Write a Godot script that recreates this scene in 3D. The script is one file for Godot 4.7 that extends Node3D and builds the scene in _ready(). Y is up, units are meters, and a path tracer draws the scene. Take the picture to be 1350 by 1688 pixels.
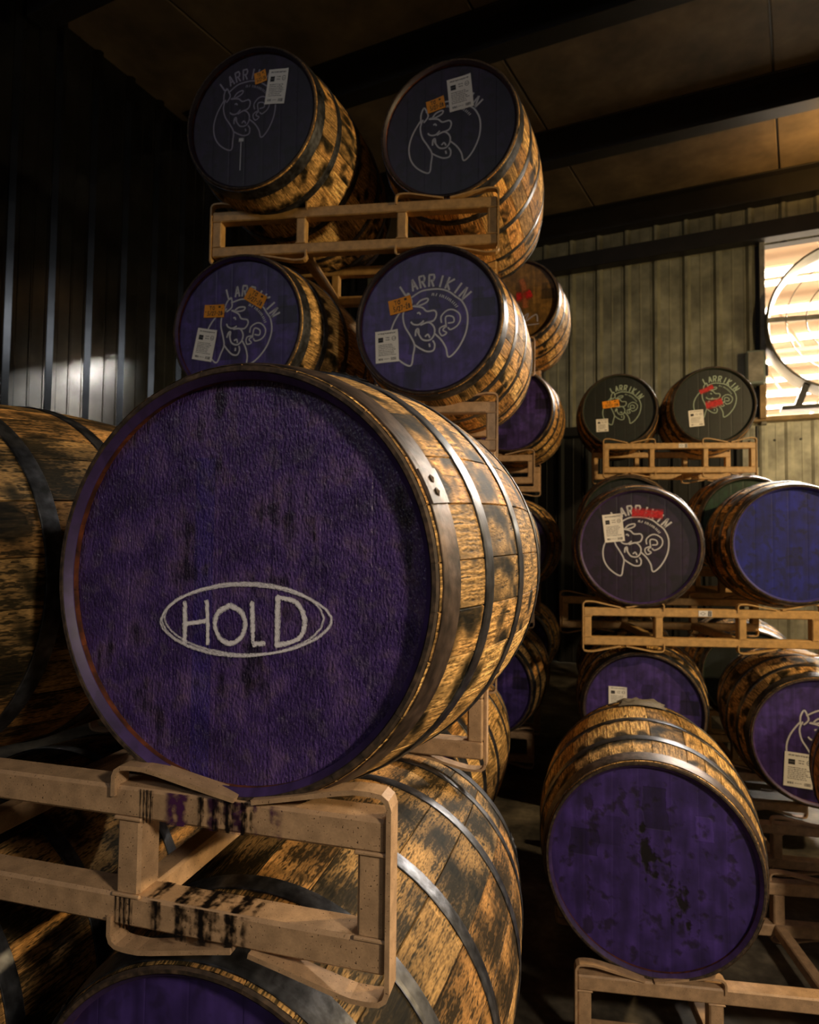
extends Node3D

# ---------------------------------------------------------------- mesh building
class MD:
	var v := PackedVector3Array()
	var n := PackedVector3Array()
	var t := PackedVector2Array()
	var i := PackedInt32Array()

	func vert(p: Vector3, nn: Vector3, uv := Vector2.ZERO) -> int:
		v.append(p)
		n.append(nn)
		t.append(uv)
		return v.size() - 1

	# corners counter-clockwise as seen from outside; flat normal
	func quad(a: Vector3, b: Vector3, c: Vector3, d: Vector3, uvs := [Vector2(0, 1), Vector2(1, 1), Vector2(1, 0), Vector2(0, 0)]) -> void:
		var nn := (b - a).cross(d - a)
		if nn.length_squared() < 1e-14:
			nn = (c - b).cross(d - b)
		nn = nn.normalized()
		var k := vert(a, nn, uvs[0])
		vert(b, nn, uvs[1])
		vert(c, nn, uvs[2])
		vert(d, nn, uvs[3])
		i.append_array(PackedInt32Array([k, k + 2, k + 1, k, k + 3, k + 2]))

	func tri(a: Vector3, b: Vector3, c: Vector3) -> void:
		var nn := (b - a).cross(c - a).normalized()
		var k := vert(a, nn)
		vert(b, nn)
		vert(c, nn)
		i.append_array(PackedInt32Array([k, k + 2, k + 1]))

	# rows x columns of points, smooth inside; normal = d(row) x d(column), turned round by flip
	func grid(p: Array, uv: Array, flip := false, wrap := false) -> void:
		var rows := p.size()
		var cols: int = p[0].size()
		var k0 := v.size()
		for r in rows:
			for c in cols:
				var ra: int = maxi(r - 1, 0)
				var rb: int = mini(r + 1, rows - 1)
				var ca: int = c - 1
				var cb: int = c + 1
				if wrap:
					if ca < 0:
						ca = cols - 2
					if cb > cols - 1:
						cb = 1
				else:
					ca = maxi(ca, 0)
					cb = mini(cb, cols - 1)
				var du: Vector3 = p[rb][c] - p[ra][c]
				var dv: Vector3 = p[r][cb] - p[r][ca]
				var nn := du.cross(dv).normalized()
				if flip:
					nn = -nn
				vert(p[r][c], nn, uv[r][c])
		for r in rows - 1:
			for c in cols - 1:
				var a := k0 + r * cols + c
				var b := a + cols
				if flip:
					i.append_array(PackedInt32Array([a, b, b + 1, a, b + 1, a + 1]))
				else:
					i.append_array(PackedInt32Array([a, b + 1, b, a, a + 1, b + 1]))

	# box with chamfered edges
	func cbox(size: Vector3, at := Vector3.ZERO, ch := 0.002, turn := Basis()) -> void:
		var h := size * 0.5
		var g := h - Vector3(ch, ch, ch)
		for ax in 3:
			var bx := (ax + 1) % 3
			var cx := (ax + 2) % 3
			for s in [-1.0, 1.0]:
				var q := []
				for st in [[-1, -1], [1, -1], [1, 1], [-1, 1]]:
					var w := Vector3.ZERO
					w[ax] = s * h[ax]
					w[bx] = st[0] * g[bx]
					w[cx] = st[1] * g[cx]
					q.append(turn * w + at)
				if s > 0:
					quad(q[0], q[1], q[2], q[3])
				else:
					quad(q[3], q[2], q[1], q[0])
			for s in [-1.0, 1.0]:
				for u in [-1.0, 1.0]:
					var e := []
					for k in [[-1, 0], [1, 0], [1, 1], [-1, 1]]:
						var w := Vector3.ZERO
						w[ax] = k[0] * g[ax]
						w[bx] = s * (h[bx] if k[1] == 0 else g[bx])
						w[cx] = u * (g[cx] if k[1] == 0 else h[cx])
						e.append(turn * w + at)
					if s * u > 0:
						quad(e[0], e[1], e[2], e[3])
					else:
						quad(e[3], e[2], e[1], e[0])
		for sx in [-1.0, 1.0]:
			for sy in [-1.0, 1.0]:
				for sz in [-1.0, 1.0]:
					var a := turn * Vector3(sx * h.x, sy * g.y, sz * g.z) + at
					var b := turn * Vector3(sx * g.x, sy * h.y, sz * g.z) + at
					var c := turn * Vector3(sx * g.x, sy * g.y, sz * h.z) + at
					if sx * sy * sz > 0:
						tri(a, b, c)
					else:
						tri(a, c, b)

	# profile of (radius, z) turned round z; the surface looks away from the axis when z falls along the profile
	func lathe(prof: Array, seg: int, flip := false, from := 0.0, to := TAU) -> void:
		var p := []
		var uv := []
		for q in prof:
			var row := PackedVector3Array()
			var ru := PackedVector2Array()
			for s in seg + 1:
				var a := lerpf(from, to, float(s) / seg)
				row.append(Vector3(cos(a) * q.x, sin(a) * q.x, q.y))
				ru.append(Vector2(a * 0.3, q.y))
			p.append(row)
			uv.append(ru)
		grid(p, uv, flip, to - from > TAU - 0.01)

	# bar of rectangular section bent along a path in the xy plane (z is its width)
	func strap(path: PackedVector2Array, width: float, thick: float, z0: float) -> void:
		var up := []
		var dn := []
		for k in path.size():
			var d := (path[mini(k + 1, path.size() - 1)] - path[maxi(k - 1, 0)]).normalized()
			var nn := Vector2(-d.y, d.x)
			up.append(path[k] + nn * thick * 0.5)
			dn.append(path[k] - nn * thick * 0.5)
		for k in path.size() - 1:
			var z1 := z0 - width
			var a := Vector3(up[k].x, up[k].y, z0)
			var b := Vector3(up[k + 1].x, up[k + 1].y, z0)
			var c := Vector3(up[k + 1].x, up[k + 1].y, z1)
			var d := Vector3(up[k].x, up[k].y, z1)
			var e := Vector3(dn[k].x, dn[k].y, z0)
			var f := Vector3(dn[k + 1].x, dn[k + 1].y, z0)
			var g := Vector3(dn[k + 1].x, dn[k + 1].y, z1)
			var h := Vector3(dn[k].x, dn[k].y, z1)
			quad(a, b, c, d)
			quad(h, g, f, e)
			quad(e, f, b, a)
			quad(d, c, g, h)
			if k == 0:
				quad(e, a, d, h)
			if k == path.size() - 2:
				quad(b, f, g, c)

	# flat painted stroke in the xy plane, facing +z; u runs across
	func ribbon(pts: PackedVector2Array, w: float, z: float, off := Vector2.ZERO, sc := 1.0) -> void:
		var p := []
		var uv := []
		var len := 0.0
		for k in pts.size():
			var d := (pts[mini(k + 1, pts.size() - 1)] - pts[maxi(k - 1, 0)]).normalized()
			var s := Vector2(d.y, -d.x) * w * 0.5
			if k > 0:
				len += (pts[k] - pts[k - 1]).length()
			var c := pts[k]
			var a := (c - s) * sc + off
			var b := (c + s) * sc + off
			p.append(PackedVector3Array([Vector3(a.x, a.y, z), Vector3(b.x, b.y, z)]))
			uv.append(PackedVector2Array([Vector2(0, len * 3.0), Vector2(1, len * 3.0)]))
		grid(p, uv, true)

	func mesh(mat: Material, into: ArrayMesh = null) -> ArrayMesh:
		var m := into if into else ArrayMesh.new()
		var a := []
		a.resize(Mesh.ARRAY_MAX)
		a[Mesh.ARRAY_VERTEX] = v
		a[Mesh.ARRAY_NORMAL] = n
		a[Mesh.ARRAY_TEX_UV] = t
		a[Mesh.ARRAY_INDEX] = i
		m.add_surface_from_arrays(Mesh.PRIMITIVE_TRIANGLES, a)
		m.surface_set_material(m.get_surface_count() - 1, mat)
		return m

# ---------------------------------------------------------------- scene helpers
var M := {}
var rng := RandomNumberGenerator.new()
var used := {}

func numbered(called: String) -> String:
	if not used.has(called):
		used[called] = 0
		return called
	used[called] += 1
	return "%s_%03d" % [called, used[called]]

func put(called: String, mesh: Mesh, parent: Node, xf := Transform3D()) -> MeshInstance3D:
	var o := MeshInstance3D.new()
	o.name = numbered(called) if parent == self else called
	o.mesh = mesh
	o.transform = xf
	o.cast_shadow = GeometryInstance3D.SHADOW_CASTING_SETTING_ON
	parent.add_child(o, true)
	return o

func tag(o: Node, label: String, category: String, group := "") -> void:
	o.set_meta("label", label)
	o.set_meta("category", category)
	if group:
		o.set_meta("group", group)

func thing(called: String, label: String, category: String, xf: Transform3D, group := "") -> Node3D:
	var o := Node3D.new()
	o.name = numbered(called)
	o.transform = xf
	add_child(o)
	tag(o, label, category, group)
	return o

func structure(called: String, mesh: Mesh, xf := Transform3D()) -> MeshInstance3D:
	var o := put(called, mesh, self, xf)
	o.set_meta("kind", "structure")
	return o

func turned(deg: float, at: Vector3) -> Transform3D:
	return Transform3D(Basis(Vector3.UP, deg_to_rad(deg)), at)

func box(size: Vector3, mat: Material, ch := 0.002, at := Vector3.ZERO) -> ArrayMesh:
	var m := MD.new()
	m.cbox(size, at, ch)
	return m.mesh(mat)

func smooth(pts: Array, div := 5) -> PackedVector2Array:
	var r := PackedVector2Array()
	for k in pts.size() - 1:
		var a: Vector2 = pts[maxi(k - 1, 0)]
		var b: Vector2 = pts[k]
		var c: Vector2 = pts[k + 1]
		var d: Vector2 = pts[mini(k + 2, pts.size() - 1)]
		for s in div:
			r.append(b.cubic_interpolate(c, a, d, float(s) / div))
	r.append(pts[-1])
	return r

# ---------------------------------------------------------------- textures
func noise(sd: int, freq: float, oct := 4, type := FastNoiseLite.TYPE_SIMPLEX_SMOOTH) -> FastNoiseLite:
	var f := FastNoiseLite.new()
	f.seed = sd
	f.noise_type = type
	f.frequency = freq
	f.fractal_octaves = oct
	return f

func field(f: FastNoiseLite, w: int, h: int) -> PackedByteArray:
	var im := f.get_image(w, h, false, false, true)
	im.convert(Image.FORMAT_L8)
	return im.get_data()

func stretched(f: FastNoiseLite, w: int, h: int, w0: int, h0: int) -> PackedByteArray:
	var im := f.get_image(w0, h0, false, false, true)
	im.convert(Image.FORMAT_L8)
	im.resize(w, h, Image.INTERPOLATE_CUBIC)
	return im.get_data()

func rgb_texture(d: PackedByteArray, w: int, h: int) -> ImageTexture:
	return ImageTexture.create_from_image(Image.create_from_data(w, h, false, Image.FORMAT_RGB8, d))

# twelve oak staves one above the other, u along the stave
func wood_texture(sd: int, tar: float, rough := 0.0) -> ImageTexture:
	var w := 2048
	var h := 960
	var fine := stretched(noise(sd, 0.13, 4), w, h, 64, h)
	var fibre := stretched(noise(sd + 1, 0.3, 2), w, h, 200, h)
	var blot := stretched(noise(sd + 2, 0.008, 5), w, h, 520, h)
	var big := stretched(noise(sd + 3, 0.016, 3), w, h, 512, 480)
	var crack := stretched(noise(sd + 4, 0.05, 3), w, h, 160, h)
	var r := RandomNumberGenerator.new()
	r.seed = sd
	var d := PackedByteArray()
	d.resize(w * h * 3)
	var cuts := [0.0, 0.055, 0.155, 0.185, 0.335, 0.375, 0.625, 0.665, 0.815, 0.845, 0.945, 1.01]
	var low := 304.0 if tar < 0.3 else 286.0
	var seg := PackedInt32Array()
	seg.resize(w)
	for x in w:
		var c := 0
		while c < 10 and float(x) / w >= cuts[c + 1]:
			c += 1
		seg[x] = c
	for s in 12:
		var warm := r.randf_range(-0.05, 0.05)
		var tones := PackedFloat32Array()
		var tars := PackedFloat32Array()
		var base := r.randf_range(0.82, 1.1)
		for c in 11:
			tones.append(base * r.randf_range(0.84, 1.12))
			tars.append(clampf(r.randf_range(-1.1, 0.7) + (0.55 if c == 1 or c == 9 else 0.0), 0.0, 1.0) * tar)
		for yy in 80:
			var row := (s * 80 + yy) * w
			for x in w:
				var p := row + x
				var c := seg[x]
				var g := (fine[p] - 128) * 0.0044 + (fibre[p] - 128) * 0.0030
				var v := tones[c] * (1.0 + g)
				var st := (blot[p] * 0.8 + big[p] * 0.9 + fibre[p] * 0.1 + fine[p] * 0.3 - low) * 0.0105 + tars[c] * 1.2
				st = clampf(st, 0.0, 0.84 - (fine[p] - 128) * 0.001)
				if crack[p] > 214:
					st = maxf(st, 0.6)
				# hairy, grimy surface of an old barrel: patches of dirt in the grain
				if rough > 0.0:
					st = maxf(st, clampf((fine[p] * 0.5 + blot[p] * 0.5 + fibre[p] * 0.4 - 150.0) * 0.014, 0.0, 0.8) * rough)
				v *= 1.0 - st
				d[p * 3] = clampi(int(v * (186 + warm * 110)), 0, 255)
				d[p * 3 + 1] = clampi(int(v * (151 - warm * 50) + st * 4), 0, 255)
				d[p * 3 + 2] = clampi(int(v * (106 - warm * 130) + st * 6), 0, 255)
	return rgb_texture(d, w, h)

# the scraped purple paint of the near barrel head and, second, its relief
func lacquer_textures() -> Array:
	var w := 1280
	var grain := stretched(noise(41, 0.10, 4), w, w, w, 300)
	var crackle := stretched(noise(42, 0.03, 3, FastNoiseLite.TYPE_CELLULAR), w, w, w, 420)
	var cloud := field(noise(43, 0.0042, 5), w, w)
	var wear := field(noise(44, 0.013, 5), w, w)
	var streak := stretched(noise(45, 0.016, 3), w, w, w, 90)
	var speck := field(noise(46, 0.2, 2), w, w)
	var fleck := stretched(noise(47, 0.09, 3), w, w, w, 700)
	var d := PackedByteArray()
	var b := PackedByteArray()
	d.resize(w * w * 3)
	b.resize(w * w)
	for p in w * w:
		var x := p % w
		var y := p / w
		var lift := (cloud[p] - 128) / 128.0
		var wr := clampf((wear[p] + streak[p] * 0.3 + grain[p] * 0.3 - 226.0) / 60.0, 0.0, 1.0)
		var dk := clampf((streak[p] * 0.35 + cloud[p] * 0.7 + grain[p] * 0.2 - 196.0) / 50.0, 0.0, 1.0)
		var g := (grain[p] - 128) / 128.0
		var v := 1.0 + lift * 0.28 + g * 0.22
		var mauve := clampf((cloud[p] + wear[p] * 0.3 - 140.0) / 120.0, 0.0, 1.0)
		var rr := lerpf(78.0, 98.0, mauve) * v
		var gg := lerpf(56.0, 76.0, mauve) * v
		var bb := lerpf(124.0, 124.0, mauve) * v
		# a bluer brushed band down the head
		if x > 0.375 * w and x < 0.43 * w and y > 0.2 * w:
			rr *= 0.84
			gg *= 0.88
			bb *= 1.04
		# scuffed, where the grey wood shows
		rr = lerpf(rr, 104.0 + g * 22.0, wr * 0.35)
		gg = lerpf(gg, 82.0 + g * 20.0, wr * 0.55)
		bb = lerpf(bb, 112.0 + g * 20.0, wr * 0.55)
		rr *= 1.0 - dk * 0.62
		gg *= 1.0 - dk * 0.62
		bb *= 1.0 - dk * 0.58
		if speck[p] > 205:
			rr = 170
			gg = 160
			bb = 185
		d[p * 3] = clampi(int(rr), 0, 255)
		d[p * 3 + 1] = clampi(int(gg), 0, 255)
		d[p * 3 + 2] = clampi(int(bb), 0, 255)
		b[p] = clampi(int(128 + g * 36 + (fleck[p] - 128) * 0.6 + (crackle[p] - 128) * 0.3), 0, 255)
	return [rgb_texture(d, w, w), ImageTexture.create_from_image(Image.create_from_data(w, w, false, Image.FORMAT_L8, b))]

# brushed and overpainted heads further back, near white so that the material tints it
func brushed_texture(sd: int, flake: float, rub := 0.0) -> ImageTexture:
	var w := 512
	var cloud := field(noise(sd, 0.011, 4), w, w)
	var streak := stretched(noise(sd + 1, 0.03, 3), w, w, w, 60)
	var wear := field(noise(sd + 2, 0.02, 5), w, w)
	var r := RandomNumberGenerator.new()
	r.seed = sd
	var patch := []
	for k in 9:
		patch.append([Rect2(r.randf_range(0, 460), r.randf_range(0, 440), r.randf_range(30, 90), r.randf_range(40, 130)), r.randf_range(0.6, 1.25)])
	var d := PackedByteArray()
	d.resize(w * w * 3)
	for p in w * w:
		var x := p % w
		var y := p / w
		var v := 200.0 + (cloud[p] - 128) * 0.35 + (streak[p] - 128) * 0.28
		for q in patch:
			if q[0].has_point(Vector2(x + (cloud[p] - 128) * 0.06, y)):
				v *= q[1]
		var wr := clampf((wear[p] + cloud[p] * 0.5 + streak[p] * 0.3 - 258.0) / 60.0, 0.0, 1.0) * flake
		# two places where the paint is rubbed through to dark wood
		for q in [[243.0, 225.0, 22.0, 40.0], [318.0, 320.0, 17.0, 70.0]]:
			var e := Vector2((x - q[0] - (y - q[1]) * 0.3) / q[2], (y - q[1]) / q[3]).length() + (wear[p] - 128) * 0.012 + (streak[p] - 128) * 0.006
			wr = maxf(wr, clampf((1.0 - e) * 1.4, 0.0, 0.9) * rub)
		d[p * 3] = clampi(int(v * (1.0 - wr * 0.72)), 0, 255)
		d[p * 3 + 1] = clampi(int(v * (1.0 - wr * 0.7)), 0, 255)
		d[p * 3 + 2] = clampi(int(v * (1.0 - wr * 0.86)), 0, 255)
	return rgb_texture(d, w, w)

func grain_texture(sd: int, w: int, f1: float, f2: float, mid: float, a1: float, a2: float, pits: float) -> ImageTexture:
	var n1 := noise(sd, f1, 4).get_seamless_image(w, w)
	var n2 := noise(sd + 1, f2, 3).get_seamless_image(w, w)
	n1.convert(Image.FORMAT_L8)
	n2.convert(Image.FORMAT_L8)
	var p1 := n1.get_data()
	var p2 := n2.get_data()
	var d := PackedByteArray()
	d.resize(w * w * 3)
	for p in w * w:
		var v := mid + (p1[p] - 128) * a1 + (p2[p] - 128) * a2
		var c := Vector3(v, v, v)
		if pits > 0.0 and p2[p] > 255 - int(pits * 255):
			c = Vector3(60, 45, 32)
		d[p * 3] = clampi(int(c.x), 0, 255)
		d[p * 3 + 1] = clampi(int(c.y), 0, 255)
		d[p * 3 + 2] = clampi(int(c.z), 0, 255)
	return rgb_texture(d, w, w)

# soft across, broken along: sprayed stencil lines and chalk
func stroke_texture(sd: int, chalk: bool) -> ImageTexture:
	var w := 64
	var h := 256
	var n1 := field(noise(sd, 0.22 if chalk else 0.06, 3), w, h)
	var d := PackedByteArray()
	d.resize(w * h * 4)
	for p in w * h:
		var u := absf((p % w + 0.5) / w * 2.0 - 1.0)
		var a := clampf((1.0 - u) * 1.7, 0.0, 1.0)
		if chalk:
			a = 255.0 if n1[p] < 156 - u * 52.0 else 0.0
		else:
			a = 255.0 * a * clampf(1.15 - n1[p] / 400.0, 0.0, 1.0)
		d[p * 4] = 255
		d[p * 4 + 1] = 255
		d[p * 4 + 2] = 255
		d[p * 4 + 3] = int(a)
	return ImageTexture.create_from_image(Image.create_from_data(w, h, false, Image.FORMAT_RGBA8, d))

# runs of wine: ragged lower ends, alpha only
func stain_texture(sd: int) -> ImageTexture:
	var w := 384
	var h := 96
	var d := PackedByteArray()
	d.resize(w * h * 4)
	var n1 := field(noise(sd, 0.03, 4), w, h)
	var run := stretched(noise(sd + 1, 0.014, 3), w, h, w, 4)
	for p in w * h:
		var x := p % w
		var y := float(p / w) / h
		var edge := minf(1.0, minf(x, w - 1 - x) / 30.0)
		var a := (run[p] - 116) / 120.0 + (1.0 - y) * 0.3 + 0.05 + (n1[p] - 128) / 200.0
		d[p * 4] = 255
		d[p * 4 + 1] = 255
		d[p * 4 + 2] = 255
		d[p * 4 + 3] = int(clampf(a * edge, 0.0, 0.95) * 255)
	return ImageTexture.create_from_image(Image.create_from_data(w, h, false, Image.FORMAT_RGBA8, d))

func line(im: Image, a: Vector2, b: Vector2, r: float, c: Color) -> void:
	var n := int((b - a).length() / maxf(r * 0.5, 0.5)) + 1
	for k in n + 1:
		var q := a.lerp(b, float(k) / n)
		im.fill_rect(Rect2i(int(q.x - r), int(q.y - r), int(ceil(r * 2)), int(ceil(r * 2))), c)

# shipping label: heading, dark block, rows of small print, barcode strip
func label_texture(sd: int) -> ImageTexture:
	var r := RandomNumberGenerator.new()
	r.seed = sd
	var im := Image.create(220, 280, false, Image.FORMAT_RGB8)
	im.fill(Color(0.93, 0.92, 0.9))
	var ink := Color(0.12, 0.11, 0.13)
	var words := func(x0: int, x1: int, y: int, h: int) -> void:
		var x := x0
		while x < x1:
			var l := r.randi_range(4, 22)
			for k in range(x, mini(x + l, x1), 3):
				im.fill_rect(Rect2i(k, y + r.randi_range(0, 2), 2, h - r.randi_range(0, 3)), ink)
			x += l + 5
	words.call(28, 195, 18, 12)
	im.fill_rect(Rect2i(28, 58, 48, 42), ink)
	im.fill_rect(Rect2i(34, 76, 36, 4), Color(0.5, 0.5, 0.52))
	words.call(100, 140, 58, 9)
	words.call(100, 140, 78, 9)
	for k in 24:
		var a := k * TAU / 24
		line(im, Vector2(178, 74) + Vector2(cos(a), sin(a)) * 18, Vector2(178, 74) + Vector2(cos(a + 0.25), sin(a + 0.25)) * 18, 1.5, ink)
	words.call(166, 192, 70, 8)
	for k in 7:
		words.call(28, 120 + r.randi_range(30, 75), 120 + k * 15, 8)
	words.call(28, 70, 240, 18)
	words.call(80, 130, 246, 6)
	for k in range(146, 196, 3):
		im.fill_rect(Rect2i(k, 238, r.randi_range(1, 2), 24), ink)
	return ImageTexture.create_from_image(im)

var LETTER := {
	"L": [[0, 1, 0, 0, 0.8, 0]], "A": [[0, 0, 0.5, 1, 1, 0], [0.2, 0.36, 0.8, 0.36]], "R": [[0, 0, 0, 1, 0.7, 1, 0.85, 0.78, 0.7, 0.52, 0, 0.5], [0.4, 0.5, 0.9, 0]],
	"I": [[0.5, 0, 0.5, 1]], "K": [[0, 0, 0, 1], [0.85, 1, 0, 0.45, 0.9, 0]], "N": [[0, 0, 0, 1, 0.9, 0, 0.9, 1]], "T": [[0, 1, 1, 1], [0.5, 1, 0.5, 0]],
	"O": [[0.5, 0, 0.05, 0.3, 0.05, 0.7, 0.5, 1, 0.95, 0.7, 0.95, 0.3, 0.5, 0]], "2": [[0, 0.8, 0.5, 1, 0.9, 0.7, 0, 0, 1, 0]], "5": [[0.9, 1, 0.1, 1, 0.1, 0.55, 0.8, 0.5, 0.8, 0.1, 0, 0]],
	"7": [[0, 1, 0.9, 1, 0.3, 0]], "8": [[0.5, 0.5, 0.1, 0.75, 0.5, 1, 0.9, 0.75, 0.5, 0.5, 0, 0.25, 0.5, 0, 1, 0.25, 0.5, 0.5]], "/": [[0, 0, 1, 1]], "-": [[0.1, 0.5, 0.9, 0.5]],
}

func write(im: Image, s: String, x: float, y: float, w: float, h: float, r: float, c: Color) -> void:
	for ch in s:
		if LETTER.has(ch):
			for st in LETTER[ch]:
				for k in range(0, st.size() - 2, 2):
					line(im, Vector2(x + st[k] * w, y + (1 - st[k + 1]) * h), Vector2(x + st[k + 2] * w, y + (1 - st[k + 3]) * h), r, c)
		x += w * 1.45

func note_texture(sd: int) -> ImageTexture:
	var r := RandomNumberGenerator.new()
	r.seed = sd
	var im := Image.create(200, 110, false, Image.FORMAT_RGB8)
	im.fill(Color(0.93, 0.6, 0.1))
	var ink := Color(0.1, 0.05, 0.02)
	write(im, "TO", 52, 14, 20, 30, 2.2, ink)
	write(im, "5/27-28", 36, 58, 15, 34, 2.4, ink)
	for k in 5:
		var q := Vector2(r.randf_range(8, 190), r.randf_range(8, 100))
		line(im, q, q + Vector2(r.randf_range(-8, 8), r.randf_range(-4, 4)), 2.5, ink)
	im.fill_rect(Rect2i(140, 12, 22, 16), ink)
	return ImageTexture.create_from_image(im)

func tag_texture() -> ImageTexture:
	var im := Image.create(160, 72, false, Image.FORMAT_RGB8)
	im.fill(Color(0.8, 0.8, 0.82))
	im.fill_rect(Rect2i(112, 4, 44, 64), Color(0.05, 0.05, 0.07))
	for k in 3:
		im.fill_rect(Rect2i(118, 12 + k * 18, 30, 6), Color(0.75, 0.75, 0.78))
	line(im, Vector2(20, 36), Vector2(52, 18), 2, Color(0.25, 0.25, 0.3))
	line(im, Vector2(52, 18), Vector2(84, 36), 2, Color(0.25, 0.25, 0.3))
	line(im, Vector2(84, 36), Vector2(52, 56), 2, Color(0.25, 0.25, 0.3))
	line(im, Vector2(52, 56), Vector2(20, 36), 2, Color(0.25, 0.25, 0.3))
	return ImageTexture.create_from_image(im)

func mat(c: Color, rough: float, metal := 0.0, tex: Texture2D = null, scale := 0.0) -> StandardMaterial3D:
	var m := StandardMaterial3D.new()
	m.albedo_color = c
	m.roughness = rough
	m.metallic = metal
	if tex:
		m.albedo_texture = tex
	if scale > 0.0:
		m.uv1_triplanar = true
		m.uv1_scale = Vector3(scale, scale, scale)
	return m

func bumped(m: StandardMaterial3D, tex: Texture2D, cm: float) -> StandardMaterial3D:
	m.heightmap_enabled = true
	m.heightmap_texture = tex
	m.heightmap_scale = cm
	return m

func painted(c: Color, tex: Texture2D, rough := 0.8, scissor := false) -> StandardMaterial3D:
	var m := mat(c, rough, 0.0, tex)
	m.transparency = BaseMaterial3D.TRANSPARENCY_ALPHA_SCISSOR if scissor else BaseMaterial3D.TRANSPARENCY_ALPHA
	m.alpha_scissor_threshold = 0.5
	return m

func materials() -> void:
	var oak := wood_texture(7, 0.12)
	var tarred := wood_texture(19, 0.5)
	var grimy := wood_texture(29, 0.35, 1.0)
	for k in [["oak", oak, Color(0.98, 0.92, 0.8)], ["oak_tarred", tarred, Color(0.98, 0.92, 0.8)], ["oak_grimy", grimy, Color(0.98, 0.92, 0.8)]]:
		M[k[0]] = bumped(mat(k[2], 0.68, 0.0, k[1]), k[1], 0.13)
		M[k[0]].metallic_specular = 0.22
	var endg := grain_texture(61, 256, 0.05, 0.02, 150, 0.5, 0.5, 0.0)
	M.end_grain = mat(Color(0.42, 0.33, 0.26), 0.75, 0.0, endg, 6.0)
	M.inner_chime = mat(Color(0.6, 0.3, 0.14), 0.7, 0.0, endg, 4.0)
	var steel := grain_texture(71, 512, 0.03, 0.01, 180, 0.7, 0.7, 0.02)
	M.hoop = bumped(mat(Color(0.36, 0.37, 0.4), 0.4, 0.75, steel, 3.0), steel, 0.06)
	M.hoop_brown = bumped(mat(Color(0.42, 0.35, 0.31), 0.5, 0.55, steel, 3.0), steel, 0.06)
	var lac := lacquer_textures()
	M.head_near = bumped(mat(Color(0.88, 0.88, 0.88), 0.36, 0.0, lac[0]), lac[1], 0.22)
	var br1 := brushed_texture(81, 0.25)
	var br2 := brushed_texture(91, 0.5, 1.0)
	var br3 := brushed_texture(97, 0.4)
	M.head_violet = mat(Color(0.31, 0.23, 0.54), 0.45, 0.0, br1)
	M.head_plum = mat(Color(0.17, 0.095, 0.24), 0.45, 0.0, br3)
	M.head_indigo = bumped(mat(Color(0.3, 0.21, 0.55), 0.5, 0.0, br2), br2, 0.2)
	M.head_blue = mat(Color(0.07, 0.12, 0.6), 0.5, 0.0, br3)
	M.head_green = mat(Color(0.06, 0.11, 0.09), 0.5, 0.0, br3)
	M.head_green_bright = mat(Color(0.09, 0.24, 0.16), 0.45, 0.0, br1)
	M.head_brown = mat(Color(0.52, 0.38, 0.18), 0.55, 0.0, br1)
	M.rim_violet = mat(Color(0.32, 0.23, 0.48), 0.5, 0.0, br1, 3.0)
	M.rim_dark = mat(Color(0.14, 0.1, 0.16), 0.5)
	M.rim_green = mat(Color(0.12, 0.17, 0.14), 0.5)
	M.rim_blue = mat(Color(0.2, 0.2, 0.5), 0.5)
	var spray := stroke_texture(3, false)
	M.stencil = painted(Color(0.85, 0.85, 0.88), spray)
	M.stencil_faded = painted(Color(0.62, 0.6, 0.68), spray)
	M.stencil_green = painted(Color(0.66, 0.74, 0.68), spray)
	M.chalk = painted(Color(0.96, 0.95, 0.98), stroke_texture(4, true), 0.9, true)
	M.red_paint = painted(Color(0.75, 0.08, 0.12), stroke_texture(5, false), 0.6)
	M.skin_paint = painted(Color(0.62, 0.36, 0.22), spray, 0.6)
	for k in 4:
		M["label%d" % k] = mat(Color(1, 1, 1), 0.7, 0.0, label_texture(100 + k))
	for k in 2:
		M["note%d" % k] = mat(Color(1, 1, 1), 0.6, 0.0, note_texture(200 + k))
	M.rack_tag = mat(Color(1, 1, 1), 0.4, 0.0, tag_texture())
	var enamel := grain_texture(111, 1024, 0.012, 0.09, 225, 0.22, 0.1, 0.17)
	M.rack = bumped(mat(Color(0.77, 0.63, 0.49), 0.5, 0.0, enamel, 2.2), enamel, 0.05)
	M.rack_yellow = bumped(mat(Color(0.76, 0.6, 0.37), 0.5, 0.0, enamel, 2.2), enamel, 0.05)
	M.wine = painted(Color(0.28, 0.12, 0.3), stain_texture(5), 0.5)
	M.drip = painted(Color(0.05, 0.035, 0.04), stain_texture(6), 0.4)
	M.bung = mat(Color(0.55, 0.53, 0.5), 0.5, 0.3)
	# the building
	var sheet := grain_texture(121, 512, 0.006, 0.03, 205, 0.35, 0.12, 0.0)
	M.sheet_dark = mat(Color(0.36, 0.37, 0.38), 0.2, 0.95, sheet, 0.6)
	M.sheet_grey = mat(Color(0.6, 0.59, 0.5), 0.42, 0.25, sheet, 0.6)
	M.sheet_white = mat(Color(0.83, 0.82, 0.75), 0.5, 0.0, sheet, 0.8)
	M.black_liner = mat(Color(0.06, 0.06, 0.06), 0.6, 0.0, sheet, 0.8)
	M.steel_dark = mat(Color(0.1, 0.085, 0.08), 0.55, 0.2, sheet, 1.0)
	M.insulation = mat(Color(0.42, 0.36, 0.27), 0.75, 0.0, sheet, 0.5)
	M.screw = mat(Color(0.3, 0.3, 0.3), 0.4, 0.8)
	var slab := grain_texture(131, 1024, 0.006, 0.05, 150, 0.7, 0.25, 0.03)
	M.concrete = bumped(mat(Color(0.5, 0.46, 0.4), 0.7, 0.0, slab, 0.5), slab, 0.1)
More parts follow.
